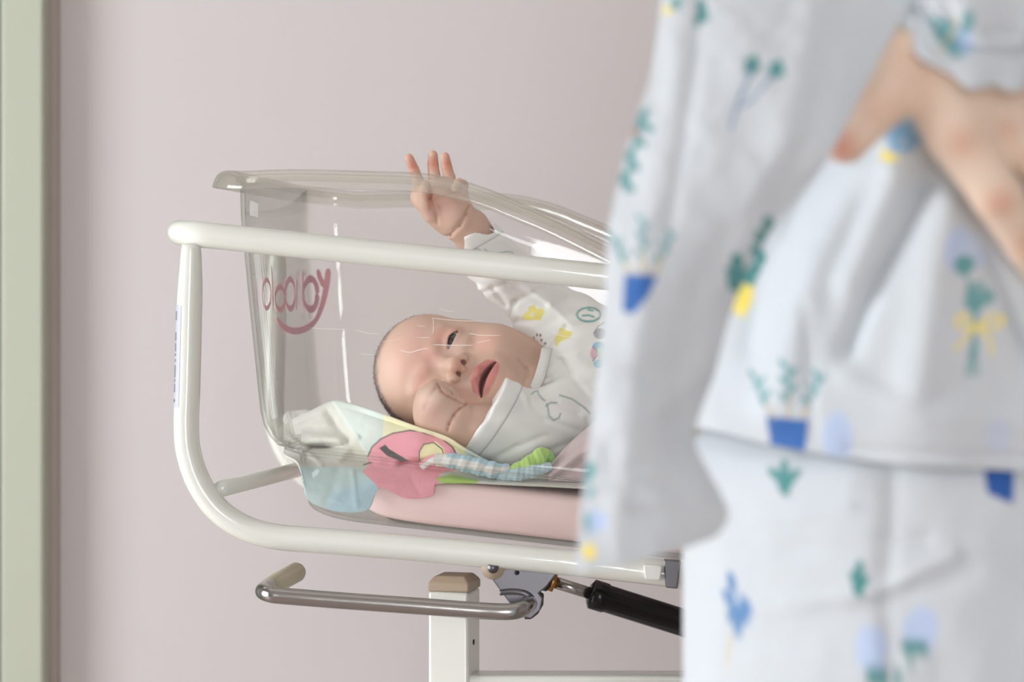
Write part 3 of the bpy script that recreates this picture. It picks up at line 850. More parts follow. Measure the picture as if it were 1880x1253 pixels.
# palm and wrist of the raised hand, finger joints
groove([(816, 436), (828, 431), (845, 414), (856, 393), (861, 380)], .0036, 2.4, 1.885, 1.918)
groove([(822, 426), (836, 418), (848, 402)], .0014, 2.0, 1.885, 1.918)
groove([(790, 350), (789, 366), (793, 376), (800, 392), (804, 410)], .0026, 2.6, 1.885, 1.918)
groove([(795, 372), (808, 378), (812, 396)], .0012, 2.2, 1.885, 1.918)
groove([(798, 368), (815, 360), (840, 352)], .0014, 2.0, 1.885, 1.918)
for a_, b_ in [((748, 311), (768, 307)), ((788, 304), (803, 305)), ((812, 304), (827, 303)), ((748, 330), (774, 328)), ((786, 325), (804, 326)), ((813, 325), (830, 324))]:
    groove([a_, b_], .0010, 1.4, 1.89, 1.925)
# crease at the mouth corner, jowl line under the chin
groove([(860, 648), (868, 652), (872, 660)], .0010, 2.0, 1.84, 1.90)
groove([(955, 660), (966, 675), (968, 692), (962, 712)], .0022, 4.0, 1.85, 1.93)
Vb, Fb = S.mesh(2)
Vb, Fb = keep_main(Vb, Fb)
# skin colour: redder lids, cheeks, knuckles and lips; a greyish shadow of shaved hair on the scalp is the scalp's own tint
ql = hl(Vb)
C = np.tile(sl([213, 180, 161]), (len(Vb), 1)); C = C * (1 + .03*wobble(ql, 3.0, 3)[:, None])
def blob(c, r, col, op, pw=1.0):
    d = np.linalg.norm((ql - np.array(c)) / np.array(r), axis=1)
    m = np.clip(1 - d, 0, 1); m = m*m*(3-2*m) * op
    C[:] = C*(1-m[:, None]) + sl(col)*m[:, None]
blob((0, 2.6, 2.6), (4.0, 2.8, 3.5), (222, 168, 158), .5)
blob((0, .9, 3.0), (1.4, 1.2, 2), (224, 166, 156), .55)
for s in (-1, 1):
    blob((s*2.0, .9, 2.6), (1.7, 1.0, 1.6), (212, 146, 134), .6)
    blob((s*2.6, -2.6, 2.4), (2.2, 2.0, 2.2), (238, 184, 166), .5)
    blob((s*2.9, .1, 2.4), (.9, .9, 1.2), (206, 136, 122), .45)
    blob((s*2.0, -.55, 2.9), (1.1, .45, 1.0), (236, 196, 190), .5)
blob((0, -1.6, 3.7), (1.3, .9, 1.2), (226, 160, 132), .55)
blob((0, -2.4, 3.4), (1.0, .6, 1.2), (224, 160, 146), .5)
blob((0, -5.4, 2.2), (1.8, 1.2, 1.6), (236, 186, 170), .4)
# lips
def dist_chain(P_, pts):
    d = np.full(len(P_), 1e9)
    for a, b in zip(pts[:-1], pts[1:]):
        d = np.minimum(d, seg_d(P_, a, b))
    return d
lipu = [(-1.6, -4.0, 2.3), (-1.12, -3.45, 2.85), (-.42, -3.1, 3.2), (0, -3.18, 3.2), (.42, -3.1, 3.2), (1.12, -3.45, 2.85), (1.6, -4.0, 2.3)]
lipl = [(-1.6, -4.05, 2.3), (-1.12, -4.26, 2.7), (-.45, -4.38, 2.98), (.45, -4.38, 2.98), (1.12, -4.26, 2.7), (1.6, -4.05, 2.3)]
near = (ql[:, 2] > 1.5) & (np.abs(ql[:, 0]) < 2.2) & (ql[:, 1] < -2.0) & (ql[:, 1] > -5.2)
m = np.zeros(len(Vb)); dd = np.minimum(dist_chain(ql[near], lipu), dist_chain(ql[near], lipl)); m[near] = 1 - sst(dd, .20, .38)
paint(C, None, (200, 120, 117), m*.85)
m = np.zeros(len(Vb)); x_ = ql[:, 0]; ycn = -3.70 - .15*x_*x_
ins_ = near & (np.abs(x_) < 1.55) & (ql[:, 1] < ycn + .3) & (ql[:, 1] > -4.46 + .12*x_*x_); m[ins_] = 1
paint(C, None, (210, 132, 128), m*.85)
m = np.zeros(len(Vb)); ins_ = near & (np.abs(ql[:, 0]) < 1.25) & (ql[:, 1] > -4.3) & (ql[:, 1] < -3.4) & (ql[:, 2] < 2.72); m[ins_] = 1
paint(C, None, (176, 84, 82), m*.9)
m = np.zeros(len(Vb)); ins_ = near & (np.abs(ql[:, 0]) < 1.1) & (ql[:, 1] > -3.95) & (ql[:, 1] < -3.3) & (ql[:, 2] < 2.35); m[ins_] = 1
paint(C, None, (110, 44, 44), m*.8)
# nostril insides, the shade of the recess painted in dark
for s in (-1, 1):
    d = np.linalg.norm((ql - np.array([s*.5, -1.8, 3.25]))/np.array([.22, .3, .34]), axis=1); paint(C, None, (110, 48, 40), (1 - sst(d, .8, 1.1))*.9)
# lash line of the open eye, crease of the closed one
for pts, wd, col, op in [([(1.3, -.05, 2.95), (1.75, .22, 3.02), (2.2, .25, 2.95), (2.85, -.1, 2.6)], .09, (84, 56, 54), .85), ([(-1.2, -.25, 3.0), (-1.8, -.42, 3.08), (-2.5, -.38, 2.95), (-3.0, -.1, 2.6)], .08, (150, 96, 88), .8)]:
    d = np.full(len(Vb), 1e9)
    for a, b in zip(pts[:-1], pts[1:]): d = np.minimum(d, seg_d(ql, a, b))
    paint(C, None, col, (1 - sst(d, wd*.5, wd*1.6))*op)
# faint brows
for s in (-1, 1):
    pts = [(s*1.1, 1.25, 3.1), (s*2.0, 1.6, 2.9), (s*2.9, 1.3, 2.3)]
    d = np.full(len(Vb), 1e9)
    for a, b in zip(pts[:-1], pts[1:]): d = np.minimum(d, seg_d(ql, a, b))
    paint(C, None, (196, 146, 132), (1 - sst(d, .0, .4))*.3)
# scalp
sc_m = sst(ql[:, 1]*.75 - ql[:, 2]*.8 + .25*wobble(ql, 1.2, 9), 2.2, 3.9) * (ql[:, 1] > -3)
paint(C, None, (98, 82, 78), sc_m*.85)
# warm finger tips and joints, cool pale knuckle
hp_ = proj(Vb)
def pblob(c, r, col, op, ylo=0, yhi=9):
    d = np.linalg.norm((hp_ - np.array(c))/np.array(r), axis=1); m = np.clip(1-d, 0, 1); m = m*m*(3-2*m)*op*((Vb[:, 1] > ylo) & (Vb[:, 1] < yhi)); C[:] = C*(1-m[:, None]) + sl(col)*m[:, None]
for c in [(757, 305), (795, 300), (820, 303), (792, 365)]: pblob(c, (16, 24), (216, 128, 108), .65, 1.85)
for c in [(751, 286), (795, 279), (817, 282)]: pblob(c, (9, 9), (232, 170, 150), .5, 1.85)
pblob((812, 380), (50, 50), (214, 166, 150), .5, 1.85)
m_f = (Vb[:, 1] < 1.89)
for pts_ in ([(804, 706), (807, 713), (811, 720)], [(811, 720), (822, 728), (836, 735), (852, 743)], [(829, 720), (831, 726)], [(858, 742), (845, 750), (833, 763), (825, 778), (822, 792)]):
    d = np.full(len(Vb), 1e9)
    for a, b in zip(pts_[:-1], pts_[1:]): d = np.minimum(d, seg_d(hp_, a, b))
    paint(C, None, (186, 128, 112), np.exp(-(d/2.0)**2)*.55*(Vb[:, 1] < 1.876))  # crease shade of the fist painted into the skin colour
pblob((790, 730), (30, 26), (244, 214, 202), .8, 0, 1.885)
pblob((800, 770), (60, 50), (226, 188, 176), .5, 0, 1.885)
baby = empty('baby', (HC + CH)/2 - np.array([0, 0, .06])); baby.name = 'baby'
tag(baby, 'newborn baby in a white printed suit lying with one hand raised', 'baby')
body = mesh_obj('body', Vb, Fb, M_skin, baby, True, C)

# eyes
def eyeball(s, look):
    c = H(s*2.05, .02, 1.97); n = 48
    vs = []; r = .0084
    look = HR @ (np.array(look)/np.linalg.norm(look))
    a = np.cross(look, [0, 0, 1.0]); a /= np.linalg.norm(a); b = np.cross(look, a)
    cc = []
    for i in range(n+1):
        th = math.pi*i/n
        for k in range(n):
            ph = 2*math.pi*k/n; d = look*math.cos(th) + (a*math.cos(ph) + b*math.sin(ph))*math.sin(th)
            bulge = 1 + .02*max(0, 1 - (th/.62)**2)
            vs.append(c + d*r*bulge)
            t = math.degrees(th)
            col = sl([216, 210, 214])
            if t < 37: col = sl([34, 30, 34])
            if t < 17: col = sl([10, 9, 12])
            if 34 < t < 39: col = sl([62, 56, 64])
            cc.append(col)
    return mesh_obj('eye', vs, gridfaces(n+1, n, True), M_eye, baby, True, np.array(cc))
eyeball(1, (.05, .06, 1)); 

# short fine hair on the scalp: many thin tapered hairs as one mesh
cand = np.where((sc_m > .25) & (np.linalg.norm(ql - np.array([0, 1.5, -2.0]), axis=1) > 4.2))[0]
nf = np.zeros_like(Vb)
fn = np.cross(Vb[Fb[:, 2]] - Vb[Fb[:, 0]], Vb[Fb[:, 3]] - Vb[Fb[:, 1]])
for k in range(4):
    for c in range(3): nf[:, c] += np.bincount(Fb[:, k], fn[:, c], len(Vb))
nf /= np.linalg.norm(nf, axis=1)[:, None] + 1e-12
if ((Vb - Vb.mean(0)) * nf).sum() < 0: nf = -nf
pick = RNG.choice(cand, 22000)
flow = HR @ np.array([0, -.5, -.85])
hv = []; hf = []
for i in pick:
    n_ = nf[i]; p = Vb[i] - n_*.0003
    d = n_*.40 + flow*.8 + RNG.normal(size=3)*.28; d -= 0; d /= np.linalg.norm(d)
    L = RNG.uniform(.0020, .0042); sd = np.cross(d, RNG.normal(size=3)); sd /= np.linalg.norm(sd); sd *= .00008
    b = len(hv); mid = p + d*L*.5 + n_*.0003; tip = p + d*L
    hv += [p - sd, p + sd, mid + sd*.8, mid - sd*.8, tip]; hf += [(b, b+1, b+2, b+3), (b+3, b+2, b+4)]
mesh_obj('hair', hv, hf, M_hair, baby, False)

# ---------------------------------------------------------------- the baby's suit
hT = .0010
T = SDF([P(850, 0, 1.9)[0], 1.83, P(0, 930, 1.9)[2]], [.30, 2.05, P(0, 395, 1.92)[2]], hT)
# trunk
T.cone(P(1000, 686, 1.952), CH + [0, 0, .0], .040, .050, .01)
T.cone(CH, BE, .050, .053, .012)
T.cone(P(1060, 620, 1.958), P(1050, 740, 1.93), .032, .034, .012)
# legs, bent, feet covered
T.cone(BE + [.02, 0, -.01], P(1440, 815, 1.91), .036, .031, .015)
T.cone(BE + [.02, .02, -.01], P(1440, 815, 2.00), .036, .031, .015)
# neck cut
ncut = P(992, 686, 1.93); nn = np.array([-.93, -.30, .10]); nn /= np.linalg.norm(nn)
def neckf(X):
    # a bowl shaped neckline
    d = (X - ncut) @ nn
    rad = np.linalg.norm((X - P(990, 690, 1.945)) - ((X - P(990, 690, 1.945)) @ nn)[..., None]*nn, axis=-1)
    return d - .004 - .0
T.op(ncut - .07, ncut + .07, neckf, .003, 'and', pad=.0)
bd = lambda X: X
# left sleeve: loose tube with a deep fold at the arm pit
T.chain([P(1035, 615, 1.962), P(965, 532, 1.957), P(912, 492, 1.941), P(880, 457, 1.930), P(852, 405, 1.9165)], [.034, .0245, .0230, .0212, .0196], .009, .003)
cl = P(884, 432, 1.926); cn_ = P(884, 432, 1.926) - P(935, 485, 1.945); cn_ /= np.linalg.norm(cn_)
cn_ = P(876, 421, 1.93) - P(893, 463, 1.93); cn_ /= np.linalg.norm(cn_)   # the cuff line runs from the lower left to the upper right
T.op(P(820, 470, 1.90)*[1,0,1] + [0, 1.88, 0], P(925, 380, 1.9)*[1,0,1] + [0, 1.98, 0], lambda X: (X - P(868, 428, 1.922)) @ np.array([-.49, -.05, .87]) - .0005, .0028, 'and', pad=0)
# right sleeve: wide cuff towards the fist
T.chain([P(1075, 745, 1.925), P(1010, 775, 1.905), P(950, 790, 1.893), P(878, 757, 1.882)], [.034, .031, .0315, .0325], .009, .004)
rn = np.array([-.836, -.10, .549]); rn /= np.linalg.norm(rn); rc = P(887, 763, 1.882)
T.op(P(820, 860, 1.9)*[1,0,1] + [0, 1.845, 0], P(930, 668, 1.9)*[1,0,1] + [0, 1.925, 0], lambda X: (X - rc) @ rn, .0012, 'and', pad=0)
# raised hem band of both cuffs
def band(c, n, w0, th, lo, hi):
    def f(X):
        s = -(X - c) @ n
        return -(th * (sst(s, -.002, .0005) - sst(s, w0-.0012, w0+.0004))).astype(np.float32)
    T.op(lo, hi, f, mode='off', pad=0)
band(rc, rn, .0125, .0009, P(820, 870, 1.9)*[1,0,1] + [0, 1.84, 0], P(955, 668, 1.9)*[1,0,1] + [0, 1.93, 0])
ln = np.array([-.49, -.05, .87]); ln /= np.linalg.norm(ln)
band(P(868, 428, 1.922), ln, .011, .0009, P(820, 520, 1.9)*[1,0,1] + [0, 1.88, 0], P(935, 390, 1.9)*[1,0,1] + [0, 1.98, 0])
# hollow the openings so the arms go into them
T.cone(yf(850, 780, .010), q(915, 788, 1.890), .0205, .0205, .001, 'sub')
T.cone(q(852, 402, 1.914), q(884, 455, 1.930), .0170, .0170, .001, 'sub')
T.cone(H(0, -4.0, -2.0), P(992, 688, 1.952), .034, .031, .002, 'sub')
# folds
def fold(pts, r, depth=.6, k=.004): T.chain([P(*p) for p in pts], [r*depth]*len(pts), k, k, 'sub')
def foldY(pts, r=.0016, k=.005):
    """a groove drawn on the front of the suit"""
    for a, b in zip(pts[:-1], pts[1:]):
        a = np.array(a, float); b = np.array(b, float)
        lo = P(min(a[0], b[0])-12, max(a[1], b[1])+12, 1.9); hi = P(max(a[0], b[0])+12, min(a[1], b[1])-12, 1.9)
        def f(X):
            s = proj(X); d = seg_d(s, a, b)
            return (r * np.exp(-(d/5.5)**2) * 1.0).astype(np.float32)
        T.op([lo[0], 1.85, lo[2]], [hi[0], 1.965, hi[2]], f, mode='off', pad=.002)
for pts in ([(870, 520), (905, 528), (930, 560)], [(935, 590), (945, 555), (985, 535), (1040, 548)], [(915, 600), (950, 590), (975, 592)], [(1000, 640), (1040, 600), (1100, 590)],
            [(983, 700), (1005, 690), (1020, 676)], [(975, 720), (1010, 700), (1040, 690)], [(985, 726), (1020, 736), (1060, 760), (1085, 785)], [(1030, 660), (1048, 690), (1090, 740)],
            [(870, 470), (905, 476), (940, 500)], [(880, 540), (930, 520), (1000, 560)], [(900, 846), (950, 820), (1000, 800)], [(975, 742), (1000, 770), (1060, 790)], [(960, 850), (1000, 830), (1050, 812)]):
    foldY(pts, .0018)
for pts in ([(960, 520), (1010, 560), (1050, 600)], [(950, 700), (965, 730), (970, 745)], [(1000, 650), (1025, 655), (1060, 650)]):
    foldY(pts, -.0014)
sl2, X = T.box(T.lo, T.lo + (T.n-1)*T.h)
T.D[sl2] += (.0009*np.sin(X[..., 0]*170 + X[..., 2]*90 + 1.2*np.sin(X[..., 2]*140)) + .0006*np.sin(X[..., 2]*310 - X[..., 0]*120 + X[..., 1]*200)).astype(np.float32) * (np.abs(T.D[sl2]) < .02)
del X
Vs, Fs = T.mesh(4); Vs, Fs = keep_main(Vs, Fs)
Q = proj(Vs); Cs = np.tile(sl([247, 248, 245]), (len(Vs), 1))
fr_m = (Vs[:, 1] < 1.99)
Qp = np.where(fr_m[:, None], Q, 0)
ye, te, gy = (243, 232, 138), (142, 190, 184), (120, 124, 118)
p_poly(Cs, Qp, [(958, 587), (961, 577), (969, 572), (972, 563), (981, 560), (985, 567), (996, 566), (999, 575), (995, 582), (994, 589)], ye); p_ell(Cs, Qp, (978, 578), 3, 3, (240, 240, 236))
p_poly(Cs, Qp, [(1018, 625), (1021, 616), (1026, 612), (1026, 604), (1034, 602), (1040, 608), (1050, 609), (1048, 620), (1036, 624), (1026, 630), (1022, 640)], ye)
p_line(Cs, Qp, ell_pts(1081, 578, 22, 13), 4, te); p_line(Cs, Qp, [(1070, 580), (1080, 579), (1090, 582)], 4, te); p_line(Cs, Qp, [(1080, 569), (1088, 571)], 3, te)
for x, y in [(980, 621), (986, 615), (992, 616), (994, 625), (1001, 631), (984, 628)]: p_ell(Cs, Qp, (x, y), 1.8, 2.6, gy)
p_ell(Cs, Qp, (1102, 613), 12, 10, (170, 172, 178)); p_line(Cs, Qp, [(1090, 612), (1098, 600), (1110, 592)], 1.4, gy)
p_ell(Cs, Qp, (1100, 636), 12, 8, (150, 200, 216)); p_ell(Cs, Qp, (1104, 650), 10, 12, (196, 226, 206)); p_ell(Cs, Qp, (1090, 649), 6, 11, (232, 190, 206)); p_ell(Cs, Qp, (1100, 668), 10, 8, (150, 204, 218)); p_line(Cs, Qp, [(1088, 637), (1095, 643), (1095, 655), (1088, 663)], 1.6, (90, 80, 90))
gl = (110, 150, 146)
for pts in ([(976, 724), (980, 720), (987, 718), (989, 725), (997, 734), (1000, 736)], [(1004, 742), (1006, 750), (1008, 764), (1016, 772), (1026, 768), (1029, 760)], [(1003, 746), (1010, 740), (1022, 740)], [(1028, 726), (1050, 733), (1072, 748), (1084, 760)]):
    p_line(Cs, Qp, pts, 2.8, gl, 3.0, .75)
for pts in ([(868, 462), (876, 456), (884, 462), (880, 468), (872, 466)], [(890, 458), (900, 468), (915, 466), (930, 462), (942, 464)], [(905, 470), (915, 466), (925, 470)]):
    p_line(Cs, Qp, pts, 2.2, (140, 176, 172), 2.6, .8)
# stitched seam lines: cuffs, collar
sd_ = -(Vs - rc) @ rn; loc_m = (np.linalg.norm(Vs - rc, axis=1) < .046)
paint(Cs, None, (176, 176, 180), np.exp(-((sd_ - .0128)/.0005)**2)*loc_m*.9)
sd_ = -(Vs - P(868, 428, 1.922)) @ ln; loc_m = (np.linalg.norm(Vs - P(884, 440, 1.925), axis=1) < .036)
paint(Cs, None, (186, 188, 184), np.exp(-((sd_ - .0112)/.0005)**2)*loc_m*.8)
mesh_obj('suit', Vs, Fs, M_baby_cloth, baby, True, Cs)
# folded collar band round the neck
cb = MB(); cp_ = [P(998, 640, 1.915), P(993, 660, 1.902), P(984, 690, 1.896), P(974, 715, 1.898), P(975, 735, 1.905), P(992, 740, 1.935), P(1010, 700, 1.975), P(1010, 650, 1.96)]
cbv = cr(cp_, 8, closed=True)
vs = []; ax = np.array([.9, .1, -.2]); ax /= np.linalg.norm(ax)
for p in cbv:
    c0 = cbv.mean(0); out = p - c0; out -= ax*(out@ax); out /= np.linalg.norm(out)
    for a, b in ((-.0005, -.0012), (-.0012, .0006), (.0, .0010), (.003, .0014), (.0062, .0020), (.0072, .0008), (.004, -.0010)):
        vs.append(p + ax*a + out*b)
cb.add(vs, gridfaces(len(cbv)+0, 7, True).tolist()); n7 = len(cbv)
cb.f += [[(n7-1)*7+k, k, (k+1) % 7, (n7-1)*7+(k+1) % 7] for k in range(7)]
cb.build('collar', M_white_cloth, baby)
# ---------------------------------------------------------------- printed towel under the head
cols_x = [522, 545, 572, 612, 650, 700, 760, 820, 850, 900, 960, 1030, 1100, 1180]
def row(ys, Ys, xs=None):
    xs = cols_x if xs is None else xs
    return [(x, y, Y) for x, y, Y in zip(xs, ys, Ys)]
TR = [
 row([815, 812, 808, 806, 815, 830, 845, 862, 868, 874, 880, 884, 888, 892], [2.03]*14),
 row([800, 790, 786, 780, 800, 822, 838, 852, 862, 868, 874, 880, 884, 890], [2.00]*6+[1.99]*8),
 row([782, 768, 756, 739, 747, 764, 786, 806, 824, 850, 862, 868, 872, 880], [1.965, 1.960, 1.955, 1.95, 1.925, 1.893, 1.873, 1.862, 1.858, 1.860, 1.865, 1.87, 1.87, 1.87]),
 row([795, 782, 770, 752, 757, 772, 792, 812, 830, 853, 864, 870, 874, 882], [1.945, 1.940, 1.935, 1.925, 1.905, 1.880, 1.861, 1.853, 1.850, 1.852, 1.858, 1.862, 1.862, 1.862]),
 row([812, 805, 800, 790, 790, 798, 812, 828, 842, 860, 868, 873, 877, 885], [1.925, 1.920, 1.912, 1.905, 1.888, 1.868, 1.854, 1.847, 1.845, 1.847, 1.852, 1.856, 1.857, 1.857]),
 row([826, 824, 824, 822, 822, 826, 834, 845, 854, 868, 874, 878, 882, 888], [1.902, 1.896, 1.892, 1.888, 1.878, 1.864, 1.852, 1.846, 1.845, 1.846, 1.850, 1.853, 1.855, 1.855]),
 row([836, 840, 845, 848, 850, 853, 856, 862, 868, 876, 881, 885, 889, 894], [1.885, 1.875, 1.870, 1.866, 1.862, 1.857, 1.851, 1.847, 1.846, 1.847, 1.850, 1.852, 1.853, 1.853]),
]
# the hanging edge, falling between mattress and tub wall on the left, over the mattress edge further right
def vY(px, py, v):
    u, w_ = loc(px, py, v); return Lw(u, v, w_)[1]
bx = [560, 566, 585, 622, 668, 694, 742, 790, 806, 850, 905, 975, 1060, 1150]
by = [862, 868, 870, 872, 874, 876, 878, 880, 882, 884, 888, 892, 896, 900]
TR.append([(x, y, vY(x, y, .056)) for x, y in zip([545, 556, 578, 616, 656, 698, 752, 806, 838, 890, 950, 1020, 1090, 1170], [850, 856, 862, 864, 866, 868, 870, 872, 876, 882, 886, 890, 894, 898])])
hx = [556, 562, 578, 616, 655, 690, 745, 795, 806, 870, 940, 1010, 1085, 1165]
mid = [880, 893, 900, 903, 903, 885, 894, 888, 880, 885, 889, 892, 896, 900]
low = [900, 918, 932, 941, 936, 896, 915, 911, 890, 888, 891, 894, 898, 902]
TR.append([(x, y, vY(x, y, .0502)) for x, y in zip(hx, mid)])
TR.append([(x, y, vY(x, y, .0505)) for x, y in zip([560, 566, 590, 632, 676, 697, 745, 792, 802, 872, 942, 1012, 1087, 1167], low)])
G = crgrid(np.array(TR), 36, 18)
px_, py_ = G[..., 0].copy(), G[..., 1].copy()
qq = np.stack([px_, py_], -1)
dY = np.zeros(px_.shape)
# folded-over flap: everything right of the fold line lies a little in front
def side(q, a, b):
    a = np.array(a, float); b = np.array(b, float); d = b-a; d /= np.linalg.norm(d); return (q[..., 0]-a[0])*d[1] - (q[..., 1]-a[1])*d[0]
up_m = 1 - sst(py_, 845, 862)
dY -= .0065*(1 - sst(side(qq, (615, 742), (687, 852)), -2, 2))*0 
s1 = side(qq, (615, 742), (690, 858))      # positive to the right of the line
dY += .006*(1 - sst(s1, -4, 1.5))*up_m*(px_ < 700)
s2 = side(qq, (655, 806), (622, 846))
dY += -.004*np.exp(-(seg_d(qq, (655, 806), (623, 848))/7)**2)
dY += .022*np.exp(-(((px_-592)/28)**2 + ((py_-822)/6.5)**2))       # deep pocket
dY += -.007*np.exp(-(seg_d(qq, (556, 802), (625, 808))/9)**2) - .005*np.exp(-(seg_d(qq, (570, 838), (640, 840))/7)**2)
dY += .006*np.exp(-(seg_d(qq, (640, 815), (606, 760))/10)**2)
dY += -.0035*np.exp(-(seg_d(qq, (530, 800), (590, 855))/5)**2)
dY += -.003*np.exp(-(seg_d(qq, (648, 868), (655, 930))/5)**2) + .002*np.exp(-(seg_d(qq, (620, 866), (600, 925))/9)**2)
dY += .007*np.exp(-(seg_d(qq, (735, 853), (790, 846))/6)**2)
dY += -.003*np.exp(-(seg_d(qq, (700, 850), (760, 856))/9)**2) + .002*np.exp(-(seg_d(qq, (755, 880), (770, 905))/6)**2)
hang = sst(py_, 858, 872)
dY *= (1 - .75*hang)
pos = PA(np.stack([px_, py_, G[..., 2] + dY], -1))
nz = wobble(pos, .030, 21)*.0009 + wobble(pos, .008, 22)*.00025
pos[..., 1] += nz*(1-.6*hang)
C2 = np.tile(sl([214, 213, 203]), px_.shape + (1,))
rt = sst(s1, -1, 1)*(py_ < 858)
C2[...] = C2*(1-rt[..., None]) + sl([216, 226, 218])*rt[..., None]
lowm = sst(py_, 856, 862)*(px_ < 720); C2[...] = C2*(1-lowm[..., None]) + sl([200, 220, 218])*lowm[..., None]
p_poly(C2, qq, [(610, 905), (690, 880), (697, 900), (676, 940), (600, 945)], (190, 218, 228), 22)
p_poly(C2, qq, [(706, 740), (760, 765), (855, 820), (856, 838), (760, 800), (704, 806)], (240, 236, 196), 6)
p_poly(C2, qq, [(618, 852), (656, 808), (688, 850), (670, 862)], (212, 210, 196), 3)
pk = [(676, 858), (677, 838), (684, 822), (700, 807), (722, 797), (752, 792), (780, 794), (810, 806), (832, 822), (844, 846), (846, 862), (806, 872), (808, 905), (800, 925), (740, 925), (700, 905), (690, 890), (665, 868)]
p_poly(C2, qq, pk, (240, 168, 178), 3)
p_line(C2, qq, [(668, 856), (684, 850)], 2.6, (98, 92, 92))
p_line(C2, qq, [(677, 838), (684, 822), (700, 807), (722, 797), (752, 792), (780, 795), (810, 807), (830, 822), (840, 840)], 2.4, (110, 100, 98))
p_poly(C2, qq, [(697, 824), (708, 817), (716, 826), (740, 840), (752, 846), (735, 848), (712, 839)], (96, 92, 92), 2)
p_poly(C2, qq, [(770, 844), (771, 828), (776, 818), (800, 812), (814, 824), (822, 850), (790, 850)], (242, 236, 188), 1.5)
p_line(C2, qq, [(770, 846), (771, 828), (778, 817), (796, 814), (812, 826), (818, 844)], 2.0, (110, 104, 90))
p_poly(C2, qq, [(800, 880), (830, 872), (880, 884), (862, 896), (820, 892)], (176, 208, 112), 5)
C2[...] = C2*(1 + .03*wobble(pos, .02, 31)[..., None])
towel = empty('printed_towel', LP(700, 880, .15)); tag(towel, 'crumpled pastel printed towel under the baby head, edge hanging over the mattress', 'towel')
m, n = px_.shape
def sheet(name, pos, C, mt_, parent, th=.0016, off=0):
    m, n = pos.shape[:2]
    f = gridfaces(m, n)
    a, b, c = pos[m//2, n//2], pos[m//2+1, n//2], pos[m//2, n//2+1]
    o = mesh_obj(name, pos.reshape(-1, 3), f, mt_, parent, True, None if C is None else C.reshape(-1, 3))
    mod(o, 'SOLIDIFY', thickness=th, offset=off)
    return o
sheet('cloth', pos, C2, M_towel, towel)
# pale lilac end of the towel rising at the right of the sleeve
TR2 = [[(1000, 868, 1.852), (1040, 822, 1.862), (1075, 790, 1.872), (1120, 760, 1.885), (1180, 745, 1.90)],
       [(1003, 872, 1.848), (1042, 832, 1.850), (1080, 802, 1.857), (1124, 776, 1.865), (1184, 765, 1.872)],
       [(1005, 876, 1.846), (1045, 852, 1.845), (1083, 835, 1.850), (1127, 820, 1.853), (1186, 815, 1.856)],
       [(1006, 880, 1.845), (1046, 872, 1.846), (1085, 862, 1.848), (1128, 858, 1.850), (1187, 858, 1.852)],
       [(1007, 884, 1.846), (1047, 884, 1.847), (1086, 884, 1.848), (1128, 886, 1.849), (1188, 890, 1.849)]]
G = crgrid(np.array(TR2), 16, 16); q2 = G[..., :2]
dY = -.004*np.exp(-(seg_d(q2, (1010, 872), (1100, 812))/7)**2) + .003*np.exp(-(seg_d(q2, (1020, 878), (1110, 830))/7)**2)
pos = PA(np.stack([G[..., 0], G[..., 1], G[..., 2] + dY], -1)); pos[..., 1] += wobble(pos, .02, 41)*.0008
C2 = np.tile(sl([214, 196, 196]), q2.shape[:2] + (1,))
sheet('cloth_end', pos, C2, M_towel, towel)
# ruffled edge: a thick gathered hem running along the front
def ruffle(path, r, name, colf, seed, amp=.15, n=26):
    p = resample(cr([P(*a) for a in path], 10), 150); T = np.gradient(p, axis=0); T /= np.linalg.norm(T, axis=1)[:, None]
    vs = []; cc = []
    tt = np.linspace(0, 1, len(p)); s_ = np.r_[0, np.cumsum(np.linalg.norm(np.diff(p, axis=0), axis=1))]
    rr_ = np.interp(tt, np.linspace(0, 1, len(r)), r)
    for i in range(len(p)):
        N_ = np.cross(T[i], [0, 1.0, 0]); N_ /= np.linalg.norm(N_); B_ = np.cross(T[i], N_)
        for k in range(n):
            a = 2*math.pi*k/n
            g = 1 + amp*math.sin(s_[i]*2*math.pi/.0110 + seed + 1.2*math.sin(a*1.0)) * (.5+.5*abs(math.sin(a))) + .04*math.sin(s_[i]*2*math.pi/.0041 + 2*a)
            x = p[i] + N_*rr_[i]*g*math.cos(a) + B_*rr_[i]*g*.75*math.sin(a)
            vs.append(x); cc.append(colf(tt[i], a))
    o = mesh_obj(name, np.array(vs), gridfaces(len(p), n, True), M_towel, towel, True, np.array(cc)); return o
def c1(t, a):
    c = sl([232, 168, 176]) if t < .18 else (sl([236, 236, 226]) if t < .30 else sl([184, 216, 226]))
    if t >= .18: c = c 
    if math.sin(a) > .86: c = sl([236, 236, 232])
    return np.clip(c, 0, 1)
ruffle([(775, 858, 1.842), (795, 846, 1.839), (830, 847, 1.838), (870, 855, 1.838), (905, 863, 1.8385), (935, 861, 1.840)], [.0035, .0048, .0060, .0066, .0066, .0035], 'gathered_hem', c1, 0)
def c2(t, a): return sl([186, 222, 128]) if t < .85 else sl([150, 204, 120])
ruffle([(925, 862, 1.842), (945, 863, 1.840), (975, 850, 1.842), (1000, 836, 1.846), (1014, 845, 1.849)], [.003, .0048, .0060, .0068, .003], 'green_hem', c2, 2, .12)
def c3(t, a): return sl([190, 214, 222])
ruffle([(912, 872, 1.840), (945, 872, 1.838), (980, 866, 1.839), (1012, 856, 1.842)], [.004, .0052, .0052, .003], 'blue_hem', c3, 4, .12)
